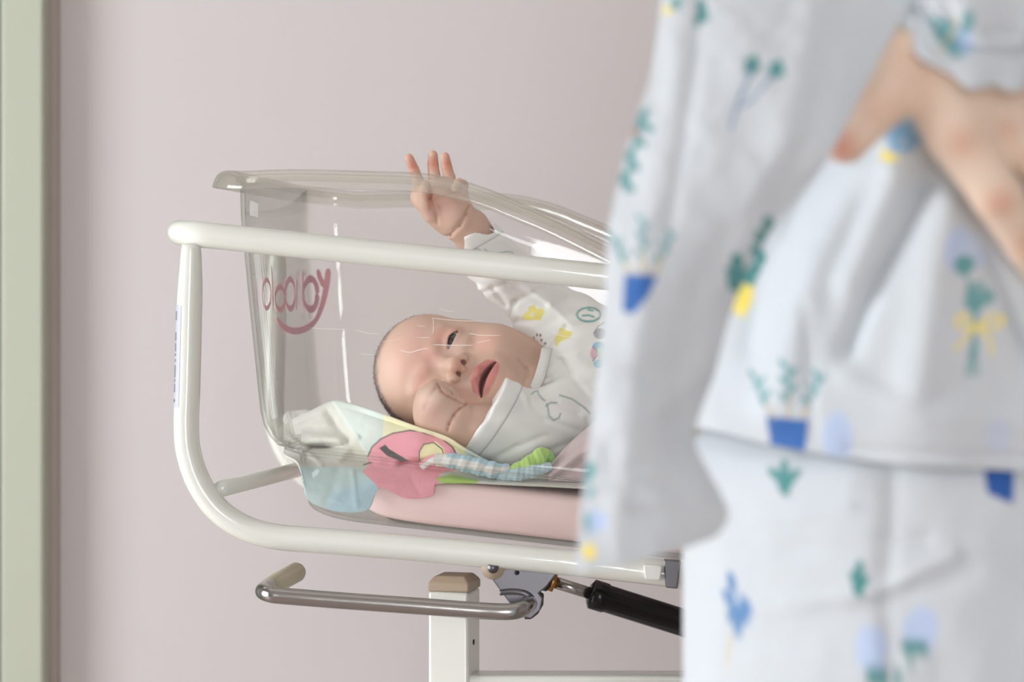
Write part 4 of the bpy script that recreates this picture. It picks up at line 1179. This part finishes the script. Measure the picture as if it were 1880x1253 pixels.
# white corner of a cloth peeping out behind at the left
K = SDF([P(505, 0, 2.0)[0], 1.92, P(0, 800, 2.0)[2]], [P(585, 0, 2.0)[0], 2.03, P(0, 735, 2.0)[2]], .0009)
K.cone(P(535, 768, 1.972), P(562, 763, 1.975), .0062, .0050, .003); K.cone(P(533, 772, 1.970), P(545, 782, 1.965), .0055, .004, .003); K.cone(P(560, 768, 1.97), P(572, 776, 1.968), .004, .004, .002)
K.cone(P(545, 775, 1.958), P(560, 768, 1.960), .001, .001, .003, 'sub')
kv, kf = K.mesh(2); kv, kf = keep_main(kv, kf)
mesh_obj('white_corner', kv, kf, M_white_cloth, towel)
# ---------------------------------------------------------------- the person in the foreground (flowered muslin pyjamas)
person = empty('person', [.26, 1.13, 0]); tag(person, 'person in white muslin pyjamas printed with potted plants, hand on hip', 'person')
XC, YC = .262, 1.135
# body under the clothes: trunk, arm, hand, legs in one surface
hP = .0024
A = SDF([.03, .90, .02], [.52, 1.36, 1.56], hP)
A.ell([XC, YC, .93], [.150, .095, .13], None, .03)
A.cone([XC-.03, YC, .95], [XC+.03, YC, .95], .10, .10, .03, squash=(np.array([0, 1.0, 0]), .9))
A.cone([XC, YC, .98], [XC, YC+.01, 1.15], .105, .100, .04)
A.cone([XC, YC+.01, 1.15], [XC, YC+.02, 1.36], .105, .115, .04)
A.cone([XC-.11, YC+.03, 1.42], [XC+.11, YC+.03, 1.42], .055, .055, .05)
A.cone([XC, YC+.03, 1.42], [XC, YC+.02, 1.54], .05, .048, .03)
for s in (-1, 1):
    A.chain([[XC+s*.075, YC, .88], [XC+s*.085, YC-.005, .50], [XC+s*.085, YC+.02, .10]], [.085, .056, .038], .03, .01)
    A.cone([XC+s*.085, YC+.02, .05], [XC+s*.095, YC-.10, .04], .035, .028, .02)
# far arm hangs behind
A.chain([[XC+.15, YC+.05, 1.42], [XC+.20, YC+.10, 1.15], [XC+.17, YC+.02, .98]], [.045, .037, .028], .03, .01)
# near arm: shoulder, elbow, wrist, hand on the hip
WR = P(1850, 20, 1.015)
A.chain([[XC-.02, YC-.04, 1.44], [.30, 1.03, 1.29], WR], [.048, .038, .0265], .02, .008)
pk_ = lambda x, y, Y: P(x, y, Y)
def hand(S, k=1.0):
    S.cone(WR, pk_(1780, 130, .990), .0255, .0235, .008)
    S.cone(pk_(1800, 60, 1.0), pk_(1765, 245, .980), .022, .0130, .008)
    S.cone(pk_(1830, 60, 1.0), pk_(1852, 215, .984), .022, .0125, .006)
    S.cone(pk_(1795, 265, .968), pk_(1885, 370, .970), .0022, .0022, .004, 'sub')
    S.cone(pk_(1870, 50, 1.0), pk_(1925, 205, .990), .020, .0125, .008)
    S.cone(pk_(1890, 40, 1.01), pk_(1990, 185, 1.005), .018, .0115, .008)
    S.cone(pk_(1720, 150, .990), pk_(1752, 225, .982), .0165, .0120, .008)
    # thumb
    S.chain([pk_(1770, 40, 1.0), pk_(1678, 110, .990), pk_(1608, 195, .985), pk_(1553, 262, .990)], [.020, .0150, .0112, .0092], .006, .002)
    # fingers, bent over the hip
    S.chain([pk_(1765, 255, .980), pk_(1832, 362, .975), pk_(1888, 450, .985), pk_(1935, 520, 1.00)], [.0125, .0102, .0093, .0082], .003, .002)
    S.chain([pk_(1856, 228, .984), pk_(1942, 332, .980), pk_(2002, 420, .992), pk_(2046, 490, 1.008)], [.0122, .0100, .0092, .0082], .002, .002)
    S.chain([pk_(1928, 212, .990), pk_(2010, 320, .985), pk_(2065, 405, 1.0), pk_(2100, 470, 1.02)], [.0122, .0100, .0092, .0082], .003, .002)
    S.chain([pk_(1992, 190, 1.005), pk_(2065, 280, 1.0), pk_(2110, 350, 1.015), pk_(2140, 400, 1.03)], [.011, .0090, .0082, .0074], .003, .002)
A1 = A
hand(A)
av, af = A.mesh(3); av, af = keep_main(av, af)
aq = proj(av); AC = np.tile(sl([236, 213, 192]), (len(av), 1)); AC *= (1 + .04*wobble(av, .03, 51)[:, None])
fr = av[:, 1] < 1.04
for c, r, col, op in [((1540, 270), (60, 60), (220, 140, 116), .75), ((1610, 195), (60, 60), (214, 164, 140), .4), ((1770, 262), (55, 50), (212, 150, 122), .5), ((1835, 372), (50, 45), (210, 146, 118), .6), ((1850, 235), (45, 40), (210, 150, 124), .4), ((1890, 452), (45, 45), (214, 150, 124), .5), ((1700, 110), (120, 110), (232, 196, 170), .6)]:
    d = np.linalg.norm((aq - np.array(c))/np.array(r), axis=1); mm = np.clip(1-d, 0, 1); paint(AC, None, col, mm*mm*(3-2*mm)*op*fr)
mesh_obj('body', av, af, M_skin2, person, True, AC)
def nail(p, n_, t, w, l):
    pass

MW = [206, 212, 217]
TEAL, DTEAL, BLUE, PBLUE, YEL, OCH = (104, 162, 166), (84, 146, 146), (58, 108, 178), (188, 206, 238), (244, 224, 110), (214, 190, 140)
def p_ellp(C, q, c, rx, ry, col, ang=0, soft=1.5, op=1.0):
    p_ell(C, q, c, rx*1.3, ry*1.45, col, ang, soft, min(1, op*1.12))
def sprigs(C, q, x, y, sc, n, col, seed, spread=1.0, h=70, stem=OCH, sw=4):
    r = random.Random(seed)
    for i in range(n):
        t = (i/(n-1) - .5)*2 if n > 1 else 0
        x0 = x + t*18*sc; x1 = x + t*34*sc*spread; y1 = y - h*sc*(1 - .25*abs(t)) * r.uniform(.85, 1.05)
        xm, ym = x0*.5+x1*.5, (y+y1)/2+3
        p_line(C, q, [(x0, y), (xm, ym)], sw+1, stem, 3); p_line(C, q, [(xm, ym), (x1, y1)], sw, col, 3)
        for k in range(5):
            f = .35 + .65*k/4; lx = x0 + (x1-x0)*f; ly = y + (y1-y)*f
            sg = 1 if k % 2 else -1
            p_ellp(C, q, (lx + sg*5*sc, ly - 3), 6.8*sc, 2.3*sc, col, -58*sg, 3, 1)
def prints(C, q):
    W_ = lambda *a, **k: p_poly(C, q, *a, **k)
    # blue pot, dark blue plant low on the left flap
    W_([(1150, 503), (1207, 506), (1190, 545), (1166, 577), (1146, 573)], BLUE, 4); sprigs(C, q, 1182, 503, 1.15, 3, TEAL, 1, 1.3, 84)
    # sprig falling down the left edge
    p_line(C, q, [(1186, 205), (1172, 250), (1160, 300), (1150, 350)], 9, TEAL, 4)
    for x, y, a in [(1182, 215, -40), (1192, 235, 40), (1170, 238, -40), (1178, 262, 40), (1160, 285, -50), (1168, 305, 50), (1146, 328, -60), (1158, 345, 40)]: p_ellp(C, q, (x, y), 11, 5, DTEAL, a, 3, .85)
    p_ellp(C, q, (1168, 245), 5, 5, (190, 140, 120), 0, 3)
    for x, y, a in [(1290, 12, 60), (1284, 36, 110), (1292, 28, 40)]: p_ellp(C, q, (x, y), 12, 6, DTEAL, a, 3)
    p_line(C, q, [(1284, 40), (1278, 90), (1268, 130)], 3, (170, 190, 200), 3, .7)
    p_ellp(C, q, (1243, 8), 7, 9, TEAL, 20, 3); p_ellp(C, q, (1228, 20), 7, 4, YEL, -20, 3)
    # twig with two blossoms
    for x, y in [(1382, 122), (1427, 130)]:
        p_ellp(C, q, (x, y), 13, 7, DTEAL, 35, 3); p_ellp(C, q, (x+3, y-6), 11, 6, DTEAL, 100, 3); p_ellp(C, q, (x-2, y+6), 12, 6, DTEAL, -30, 3)
    p_line(C, q, [(1380, 132), (1372, 155), (1360, 180), (1352, 205), (1343, 238)], 6, (126, 150, 182), 4, 1); p_line(C, q, [(1422, 140), (1402, 162), (1386, 182), (1362, 198)], 5, (120, 146, 178), 4, 1)
    # yellow pot
    W_([(1350, 528), (1388, 514), (1382, 560), (1366, 588), (1346, 566)], YEL, 5); 
    for x, y, a in [(1395, 435, 70), (1388, 460, 20), (1398, 475, 100), (1385, 495, 30), (1352, 478, 80), (1345, 500, 30), (1360, 505, -30), (1378, 512, 60), (1408, 410, 90), (1345, 520, 60)]: p_ellp(C, q, (x, y), 12, 8, DTEAL, a, 4, .9)
    p_line(C, q, [(1408, 405), (1392, 460), (1372, 515)], 4, (110, 130, 120), 3)
    # big blue pot at the hem
    W_([(1416, 760), (1486, 770), (1483, 832), (1422, 824)], BLUE, 4); sprigs(C, q, 1452, 764, 1.35, 3, TEAL, 4, 1.25, 78, (200, 178, 146))
    p_ellp(C, q, (1541, 802), 20, 32, PBLUE, 0, 9, .8)
    # blue bush over the hump, yellow pot
    for x, y, a in [(1640, 262, 60), (1652, 250, 100), (1664, 268, 60), (1650, 280, 20), (1662, 246, 120), (1672, 256, 60), (1638, 245, 80), (1645, 232, 70)]: p_ellp(C, q, (x, y), 13, 5, (130, 172, 206), a, 4, .9)
    W_([(1624, 278), (1650, 300), (1640, 308), (1622, 302)], YEL, 5)
    # bouquet with a yellow bow
    for dx in (-8, -2, 4, 10): p_line(C, q, [(1792+dx, 520), (1790, 605), (1782+dx*1.3, 690)], 4, TEAL, 3, .9)
    p_line(C, q, [(1790, 600), (1768, 578), (1750, 590), (1762, 604), (1790, 603), (1822, 582), (1840, 588), (1832, 604), (1792, 604)], 8, YEL, 4, .9); p_line(C, q, [(1788, 606), (1770, 625), (1752, 642)], 7, YEL, 4, .9); p_line(C, q, [(1794, 606), (1815, 622), (1822, 650)], 7, YEL, 4, .9)
    p_ellp(C, q, (1752, 458), 15, 30, PBLUE, 10, 8, .8); p_ellp(C, q, (1790, 462), 12, 24, PBLUE, -15, 8, .6); p_ellp(C, q, (1766, 488), 16, 13, TEAL, 0, 5); p_line(C, q, [(1768, 495), (1782, 540), (1790, 600)], 5, TEAL, 3)
    for x, y, a in [(1785, 540, 30), (1800, 560, -40), (1812, 545, 60), (1778, 560, 60)]: p_ellp(C, q, (x, y), 13, 6, TEAL, a, 4, .8)
    # lower flap
    W_([(1071, 1003), (1093, 1000), (1096, 1026), (1076, 1030)], YEL, 5); p_ellp(C, q, (1098, 958), 15, 14, PBLUE, 0, 8, .9); p_ellp(C, q, (1088, 905), 6, 10, TEAL, 20, 4, .7); p_ellp(C, q, (1084, 868), 8, 14, TEAL, 20, 5, .9); p_ellp(C, q, (1080, 960), 5, 14, TEAL, 0, 4, .7)
    p_ellp(C, q, (1835, 795), 20, 22, PBLUE, 0, 10, .35)
def prints_sleeve(C, q):
    for x, y, a in [(1728, 70, 60), (1740, 50, 80), (1755, 78, 120), (1770, 62, 110), (1745, 92, 30), (1768, 96, -30), (1722, 50, 70), (1778, 40, 90)]: p_ellp(C, q, (x, y), 17, 6, TEAL, a, 4, .85)
    p_line(C, q, [(1725, 98), (1750, 60), (1760, 30)], 5, OCH, 3, .8)
    p_ellp(C, q, (1772, 78), 12, 18, PBLUE, 0, 6, .6)
def prints_legs(C, q):
    W_ = lambda *a, **k: p_poly(C, q, *a, **k)
    for x, y, a in [(1440, 862, 90), (1440, 880, 20), (1424, 872, 40), (1456, 874, -40), (1438, 896, 60), (1446, 890, 120)]: p_ellp(C, q, (x, y), 14, 6, DTEAL, a, 4, .85)
    W_([(1807, 858), (1863, 860), (1859, 926), (1812, 906)], (44, 92, 166), 4)
    for x, y, a in [(1352, 1115, 60), (1362, 1130, 110), (1345, 1135, 70), (1370, 1110, 60), (1356, 1150, 90), (1368, 1140, 40), (1340, 1100, 60), (1345, 1070, 80)]: p_ellp(C, q, (x, y), 17, 5, (92, 138, 186), a, 4, .85)
    p_line(C, q, [(1350, 1160), (1340, 1185), (1336, 1215)], 4, OCH, 3, .9)
    for x, y, a in [(1578, 1045, 90), (1572, 1062, 40), (1584, 1070, 120), (1575, 1082, 60)]: p_ellp(C, q, (x, y), 12, 6, DTEAL, a, 4, .9)
    p_ellp(C, q, (1600, 1190), 22, 30, PBLUE, 0, 8, .8); p_ellp(C, q, (1610, 1232), 20, 12, DTEAL, 10, 5, .9)
    p_ellp(C, q, (1690, 1160), 24, 32, PBLUE, 10, 8, .8); p_ellp(C, q, (1680, 1194), 20, 12, DTEAL, 10, 5, .9); p_line(C, q, [(1680, 1200), (1660, 1235), (1640, 1262)], 6, DTEAL, 4, .9); p_ellp(C, q, (1658, 1232), 16, 7, DTEAL, -40, 4, .8)

def ridge(q, pts, w, amp):
    d = np.full(q.shape[:-1], 1e9)
    for a, b in zip(pts[:-1], pts[1:]): d = np.minimum(d, seg_d(q, a, b))
    return amp*np.exp(-(d/w)**2)

def PHI(n):
    t = np.arange(n)/n
    return np.where(t < .75, math.pi*t/.75, math.pi + math.pi*(t-.75)/.25)
# tube garments: rings round the body axis, print and folds laid out on the front
def garment(name, rows_, nphi, foldf, printf, th=.0022, seam=None):
    R_ = cr(np.array(rows_, float), 18)
    ph = PHI(nphi)
    # denser columns at the front
    ph = ph - .55*np.sin(2*(ph - math.pi/2))*0
    X_ = R_[:, 1:2] - R_[:, 3:4]*np.cos(ph)[None]; Y_ = R_[:, 2:3] - R_[:, 4:5]*np.sin(ph)[None]; Z_ = np.repeat(R_[:, 0:1], nphi, 1)
    pos = np.stack([X_, Y_, Z_], -1); q = proj(pos); frm = (np.sin(ph)[None] > -.05) * np.ones_like(X_)
    d = foldf(q, pos) * frm
    nrm = np.stack([-.2*np.cos(ph), -np.sin(ph), 0*ph], -1)[None]
    pos = pos + nrm*d[..., None]
    C = np.tile(sl(MW), pos.shape[:2] + (1,))
    qf = np.where(frm[..., None] > 0, q, -999); printf(C, qf)
    C *= (1 + .015*wobble(pos, .01, 61)[..., None])
    o = mesh_obj(name, pos.reshape(-1, 3), gridfaces(pos.shape[0], nphi, True), M_muslin, person, True, C.reshape(-1, 3))
    mod(o, 'SOLIDIFY', thickness=th, offset=-1)
    return o, pos
Zp = lambda py, Y=1.0: CAMZ + (HY-py)*Y/F
# trousers: waist down to two wide legs (one closed tube per leg)
def legfold(q, pos):
    d = ridge(q, [(1300, 880), (1330, 1000), (1310, 1253)], 30, .004) + ridge(q, [(1560, 880), (1600, 1253)], 60, .003) - ridge(q, [(1640, 870), (1625, 1100), (1640, 1253)], 18, .002)
    d += ridge(q, [(1440, 1110), (1600, 1090), (1750, 1020)], 14, .0025) - ridge(q, [(1400, 1160), (1600, 1120), (1780, 1050)], 22, .0016) + ridge(q, [(1380, 960), (1560, 930)], 12, .0015) - ridge(q, [(1450, 1010), (1700, 990)], 14, .0015)
    d += ridge(q, [(1320, 1200), (1500, 1230), (1700, 1215)], 12, .002)
    return d + .0016*wobble(pos, .07, 71)
lw_ = (1252 - HX)/F
ro = []
for py, a in [(800, .158), (870, .172), (960, .178), (1060, .180), (1180, .182), (1300, .183)]:
    ro.append((Zp(py), .245 + 0, YC, a, .125 if py > 850 else .118))
zt_ = [Zp(800), .245, YC]
def trow(z, a, b): return (z, .2495 + (a-.178), YC, a, b)
ro = [(Zp(790), .2495-.0, YC-.0, .150, .112), (Zp(840), .2495, YC, .162, .122), (Zp(900), .2495, YC, .168, .128), (Zp(1060), .2495, YC, .1690, .130), (Zp(1300), .2495, YC, .1690, .130), (.60, .2495, YC, .169, .130), (.30, .2495, YC, .169, .125), (.10, .2495, YC, .169, .12)]
garment('trousers', ro, 640, legfold, prints_legs)

# the pyjama top: body of the shirt
def hem_y(px): return np.interp(px, [1200, 1275, 1330, 1420, 1500, 1600, 1750, 1880, 2100], [808, 806, 812, 828, 840, 852, 860, 864, 868])
def topfold(q, pos):
    d = ridge(q, [(1520, 300), (1460, 400), (1400, 520), (1380, 640)], 26, -.006)
    d += ridge(q, [(1580, 330), (1500, 480), (1450, 640), (1420, 760)], 34, .007) 
    d += ridge(q, [(1700, 350), (1660, 430), (1600, 540), (1560, 640)], 22, -.009) + ridge(q, [(1740, 380), (1720, 500), (1690, 700)], 34, .006) + ridge(q, [(1640, 330), (1600, 420), (1560, 520)], 26, .006)
    d += ridge(q, [(1640, 262), (1640, 300)], 52, .016)
    d += ridge(q, [(1810, 470), (1850, 560), (1880, 640)], 18, -.005)
    d += ridge(q, [(1480, 560), (1490, 700), (1500, 800)], 12, -.0015) + ridge(q, [(1560, 700), (1700, 760), (1880, 770)], 20, .002)
    d += -ridge(q, [(1560, 820), (1720, 830), (1880, 836)], 10, .0015)
    return d + .0016*wobble(pos, .06, 81)
base = []
for py, a, b, dx in [(0, .176, .132, 0), (770, .178, .138, 0), (700, .176, .138, 0), (600, .172, .136, 0), (480, .165, .132, 0), (380, .160, .128, 0), (300, .156, .122, 0), (200, .152, .116, 0), (60, .150, .116, 0), (-150, .150, .13, 0), (-400, .155, .13, 0), (-700, .16, .125, 0), (-1000, .15, .10, 0), (-1250, .07, .07, 0)]:
    base.append([0 if py == 0 else Zp(py), .2495, YC, a, b])
# lowest row follows the hem line: handled by a z-shift fading upwards
R_ = cr(np.array([[Zp(835)] + base[0][1:]] + base[1:]), 24); nphi = 760
ph = PHI(nphi)
X_ = R_[:, 1:2] - R_[:, 3:4]*np.cos(ph)[None]; Y_ = R_[:, 2:3] - R_[:, 4:5]*np.sin(ph)[None]; Z_ = np.repeat(R_[:, 0:1], nphi, 1)
pos = np.stack([X_, Y_, Z_], -1); q = proj(pos)
sh = (835 - hem_y(q[0, :, 0]))*(Y_[0]/F); fade = 1 - sst(R_[:, 0], R_[0, 0], R_[0, 0] + .07)
pos[..., 2] += fade[:, None]*(sh + (Y_[0]-1.0)*0)[None]
q = proj(pos); frm = (np.sin(ph)[None] > -.05)*np.ones_like(X_)
d = topfold(q, pos)*frm + .0035*fade[:, None]*np.sin(ph*18)[None]*.6
pos = pos + np.stack([-.2*np.cos(ph), -np.sin(ph), 0*ph], -1)[None]*d[..., None]
C = np.tile(sl(MW), pos.shape[:2] + (1,)); prints(C, np.where(frm[..., None] > 0, q, -999)); C *= (1 + .015*wobble(pos, .01, 61)[..., None])
shirt = mesh_obj('pyjama_top', pos.reshape(-1, 3), gridfaces(pos.shape[0], nphi, True), M_muslin, person, True, C.reshape(-1, 3))
mod(shirt, 'SOLIDIFY', thickness=.0022, offset=-1)

# front panel hanging open towards the cot
Lc_ = [(1236, -260), (1224, -100), (1216, 10), (1198, 140), (1172, 220), (1142, 325), (1120, 430), (1113, 560), (1099, 700), (1082, 830), (1068, 950), (1058, 1054)]
Rc_ = [(1830, -260), (1745, -100), (1655, 35), (1598, 140), (1518, 290), (1408, 430), (1345, 560), (1310, 680), (1272, 800), (1298, 868), (1334, 940), (1312, 986)]
Lr = resample(cr(Lc_, 10), 300); Rr = resample(cr(Rc_, 10), 300)
# pair the two edges by the same control parameter
Lr = cr(Lc_, 26); Rr = cr(Rc_, 26)
ss = np.linspace(0, 1, 150)
q = Lr[:, None]*(1-ss)[None, :, None] + Rr[:, None]*ss[None, :, None]
tt = np.linspace(0, 1, len(Lr))
# sagging bottom line
sag = np.interp(ss, [0, .45, .8, 1], [0, 10, 4, 0]); q[..., 1] += sst(tt, .9, 1)[:, None]*sag[None]
Yl = np.interp(tt, [0, .3, .7, 1], [1.015, .998, .988, .982]); Yr = np.interp(tt, [0, .15, .35, .5, .66, .72, .85, 1], [.985, .985, .965, .985, .995, .994, .982, .980])
Ym = np.interp(tt, [0, .3, .6, 1], [.985, .965, .965, .968])
f1 = ss[None]; Yg = Yl[:, None]*(1-f1)**2 + 2*Ym[:, None]*f1*(1-f1) + Yr[:, None]*f1**2
g = -ridge(q, [(1250, 0), (1235, 200), (1190, 400), (1170, 700), (1130, 1000)], 22, .003) + ridge(q, [(1290, 0), (1270, 180), (1230, 420)], 14, .003)
g += -ridge(q, [(1500, 20), (1440, 260), (1330, 480), (1290, 640)], 40, .006) + ridge(q, [(1340, 420), (1290, 520), (1240, 700), (1250, 900)], 28, .005)
g += ridge(q, [(1330, 560), (1270, 650), (1180, 680)], 22, .004) - ridge(q, [(1290, 690), (1200, 760), (1130, 780)], 24, .005)
g += ridge(q, [(1280, 830), (1200, 850), (1120, 860)], 14, .002) - ridge(q, [(1300, 900), (1200, 920), (1120, 930)], 16, .003)
g += ridge(q, [(1520, 60), (1480, 240), (1400, 400)], 24, .003)
pos = PA(np.stack([q[..., 0], q[..., 1], Yg + g*.45], -1)); pos[..., 1] += wobble(pos, .05, 91)*.0018 + wobble(pos, .012, 92)*.0003
C = np.tile(sl(MW), pos.shape[:2] + (1,)); prints(C, q); C *= (1 + .015*wobble(pos, .01, 61)[..., None])
fl_ = mesh_obj('front_panel', pos.reshape(-1, 3), gridfaces(pos.shape[0], pos.shape[1]), M_muslin, shirt, True, C.reshape(-1, 3))
mod(fl_, 'SOLIDIFY', thickness=.0022, offset=0)
# the same panel turned back inwards along its lower right edge
# sleeve with a frilled cuff
rim = [(1652, 22, .990), (1668, 66, .976), (1706, 112, .962), (1762, 150, .953), (1826, 162, .950), (1884, 158, .953), (1950, 140, .962), (2000, 90, .99), (2010, 20, 1.045), (1960, -50, 1.07), (1870, -80, 1.08), (1770, -60, 1.065), (1690, -25, 1.025)]
g1 = [(1690, -10, .990), (1712, 25, .976), (1750, 58, .966), (1800, 76, .961), (1850, 80, .960), (1900, 72, .963), (1945, 50, .972), (1975, 5, .998), (1980, -50, 1.04), (1935, -100, 1.06), (1860, -120, 1.065), (1780, -100, 1.05), (1715, -60, 1.02)]
g2 = [(x + (-20 if x < 1830 else 25), y - 70, Y - .004 if Y < 1.01 else Y + .006) for x, y, Y in g1]
g3 = [(x*1.0 + 10, y - 300, Y + .01) for x, y, Y in g2]
g4 = [(x*1.0 + 30, y - 700, Y + .05) for x, y, Y in g2]
GG = np.array([[P(*p) for p in r] for r in (rim, g1, g2, g3, g4)])
R1_ = np.stack([cr(r, 16, closed=True) for r in GG]); R2_ = np.stack([cr(R1_[:, j], 20) for j in range(R1_.shape[1])], 1)
a_ = np.linspace(0, 2*math.pi, R2_.shape[1], endpoint=False); cen = R2_.mean(1, keepdims=True); out = R2_ - cen; out /= np.linalg.norm(out, axis=-1, keepdims=True)
t_ = np.linspace(0, 1, R2_.shape[0])[:, None]
fr_ = np.exp(-(t_/.10)**2)
R2_ = R2_ + out*(fr_*.0028*np.sin(a_*9 + .6*np.sin(3*a_))[None] + .0035*np.exp(-((t_-.27)/.05)**2)*1.0 - .0025*np.exp(-((t_-.2)/.03)**2) + .002*np.sin(a_*9+1)[None]*np.exp(-((t_-.4)/.12)**2))[..., None]
q = proj(R2_); C = np.tile(sl(MW), R2_.shape[:2] + (1,)); prints_sleeve(C, np.where((R2_[..., 1] < 1.02)[..., None], q, -999))
sv = mesh_obj('sleeve', R2_.reshape(-1, 3), gridfaces(R2_.shape[0], R2_.shape[1], True), M_muslin, shirt, True, C.reshape(-1, 3))
mod(sv, 'SOLIDIFY', thickness=.0020, offset=0)

# ---------------------------------------------------------------- render settings of the picture
vs_ = scn.view_settings
vs_.view_transform = 'Standard'; vs_.look = 'None'; vs_.gamma = 1; vs_.use_curve_mapping = False; vs_.exposure = -0.87
scn.cycles.max_bounces = 7; scn.cycles.transparent_max_bounces = 18; scn.cycles.glossy_bounces = 3; scn.cycles.diffuse_bounces = 4
scn.cycles.use_denoising = True
scn.cycles.caustics_reflective = False; scn.cycles.caustics_refractive = False
scn.cycles.sample_clamp_indirect = 6
bpy.context.view_layer.update()
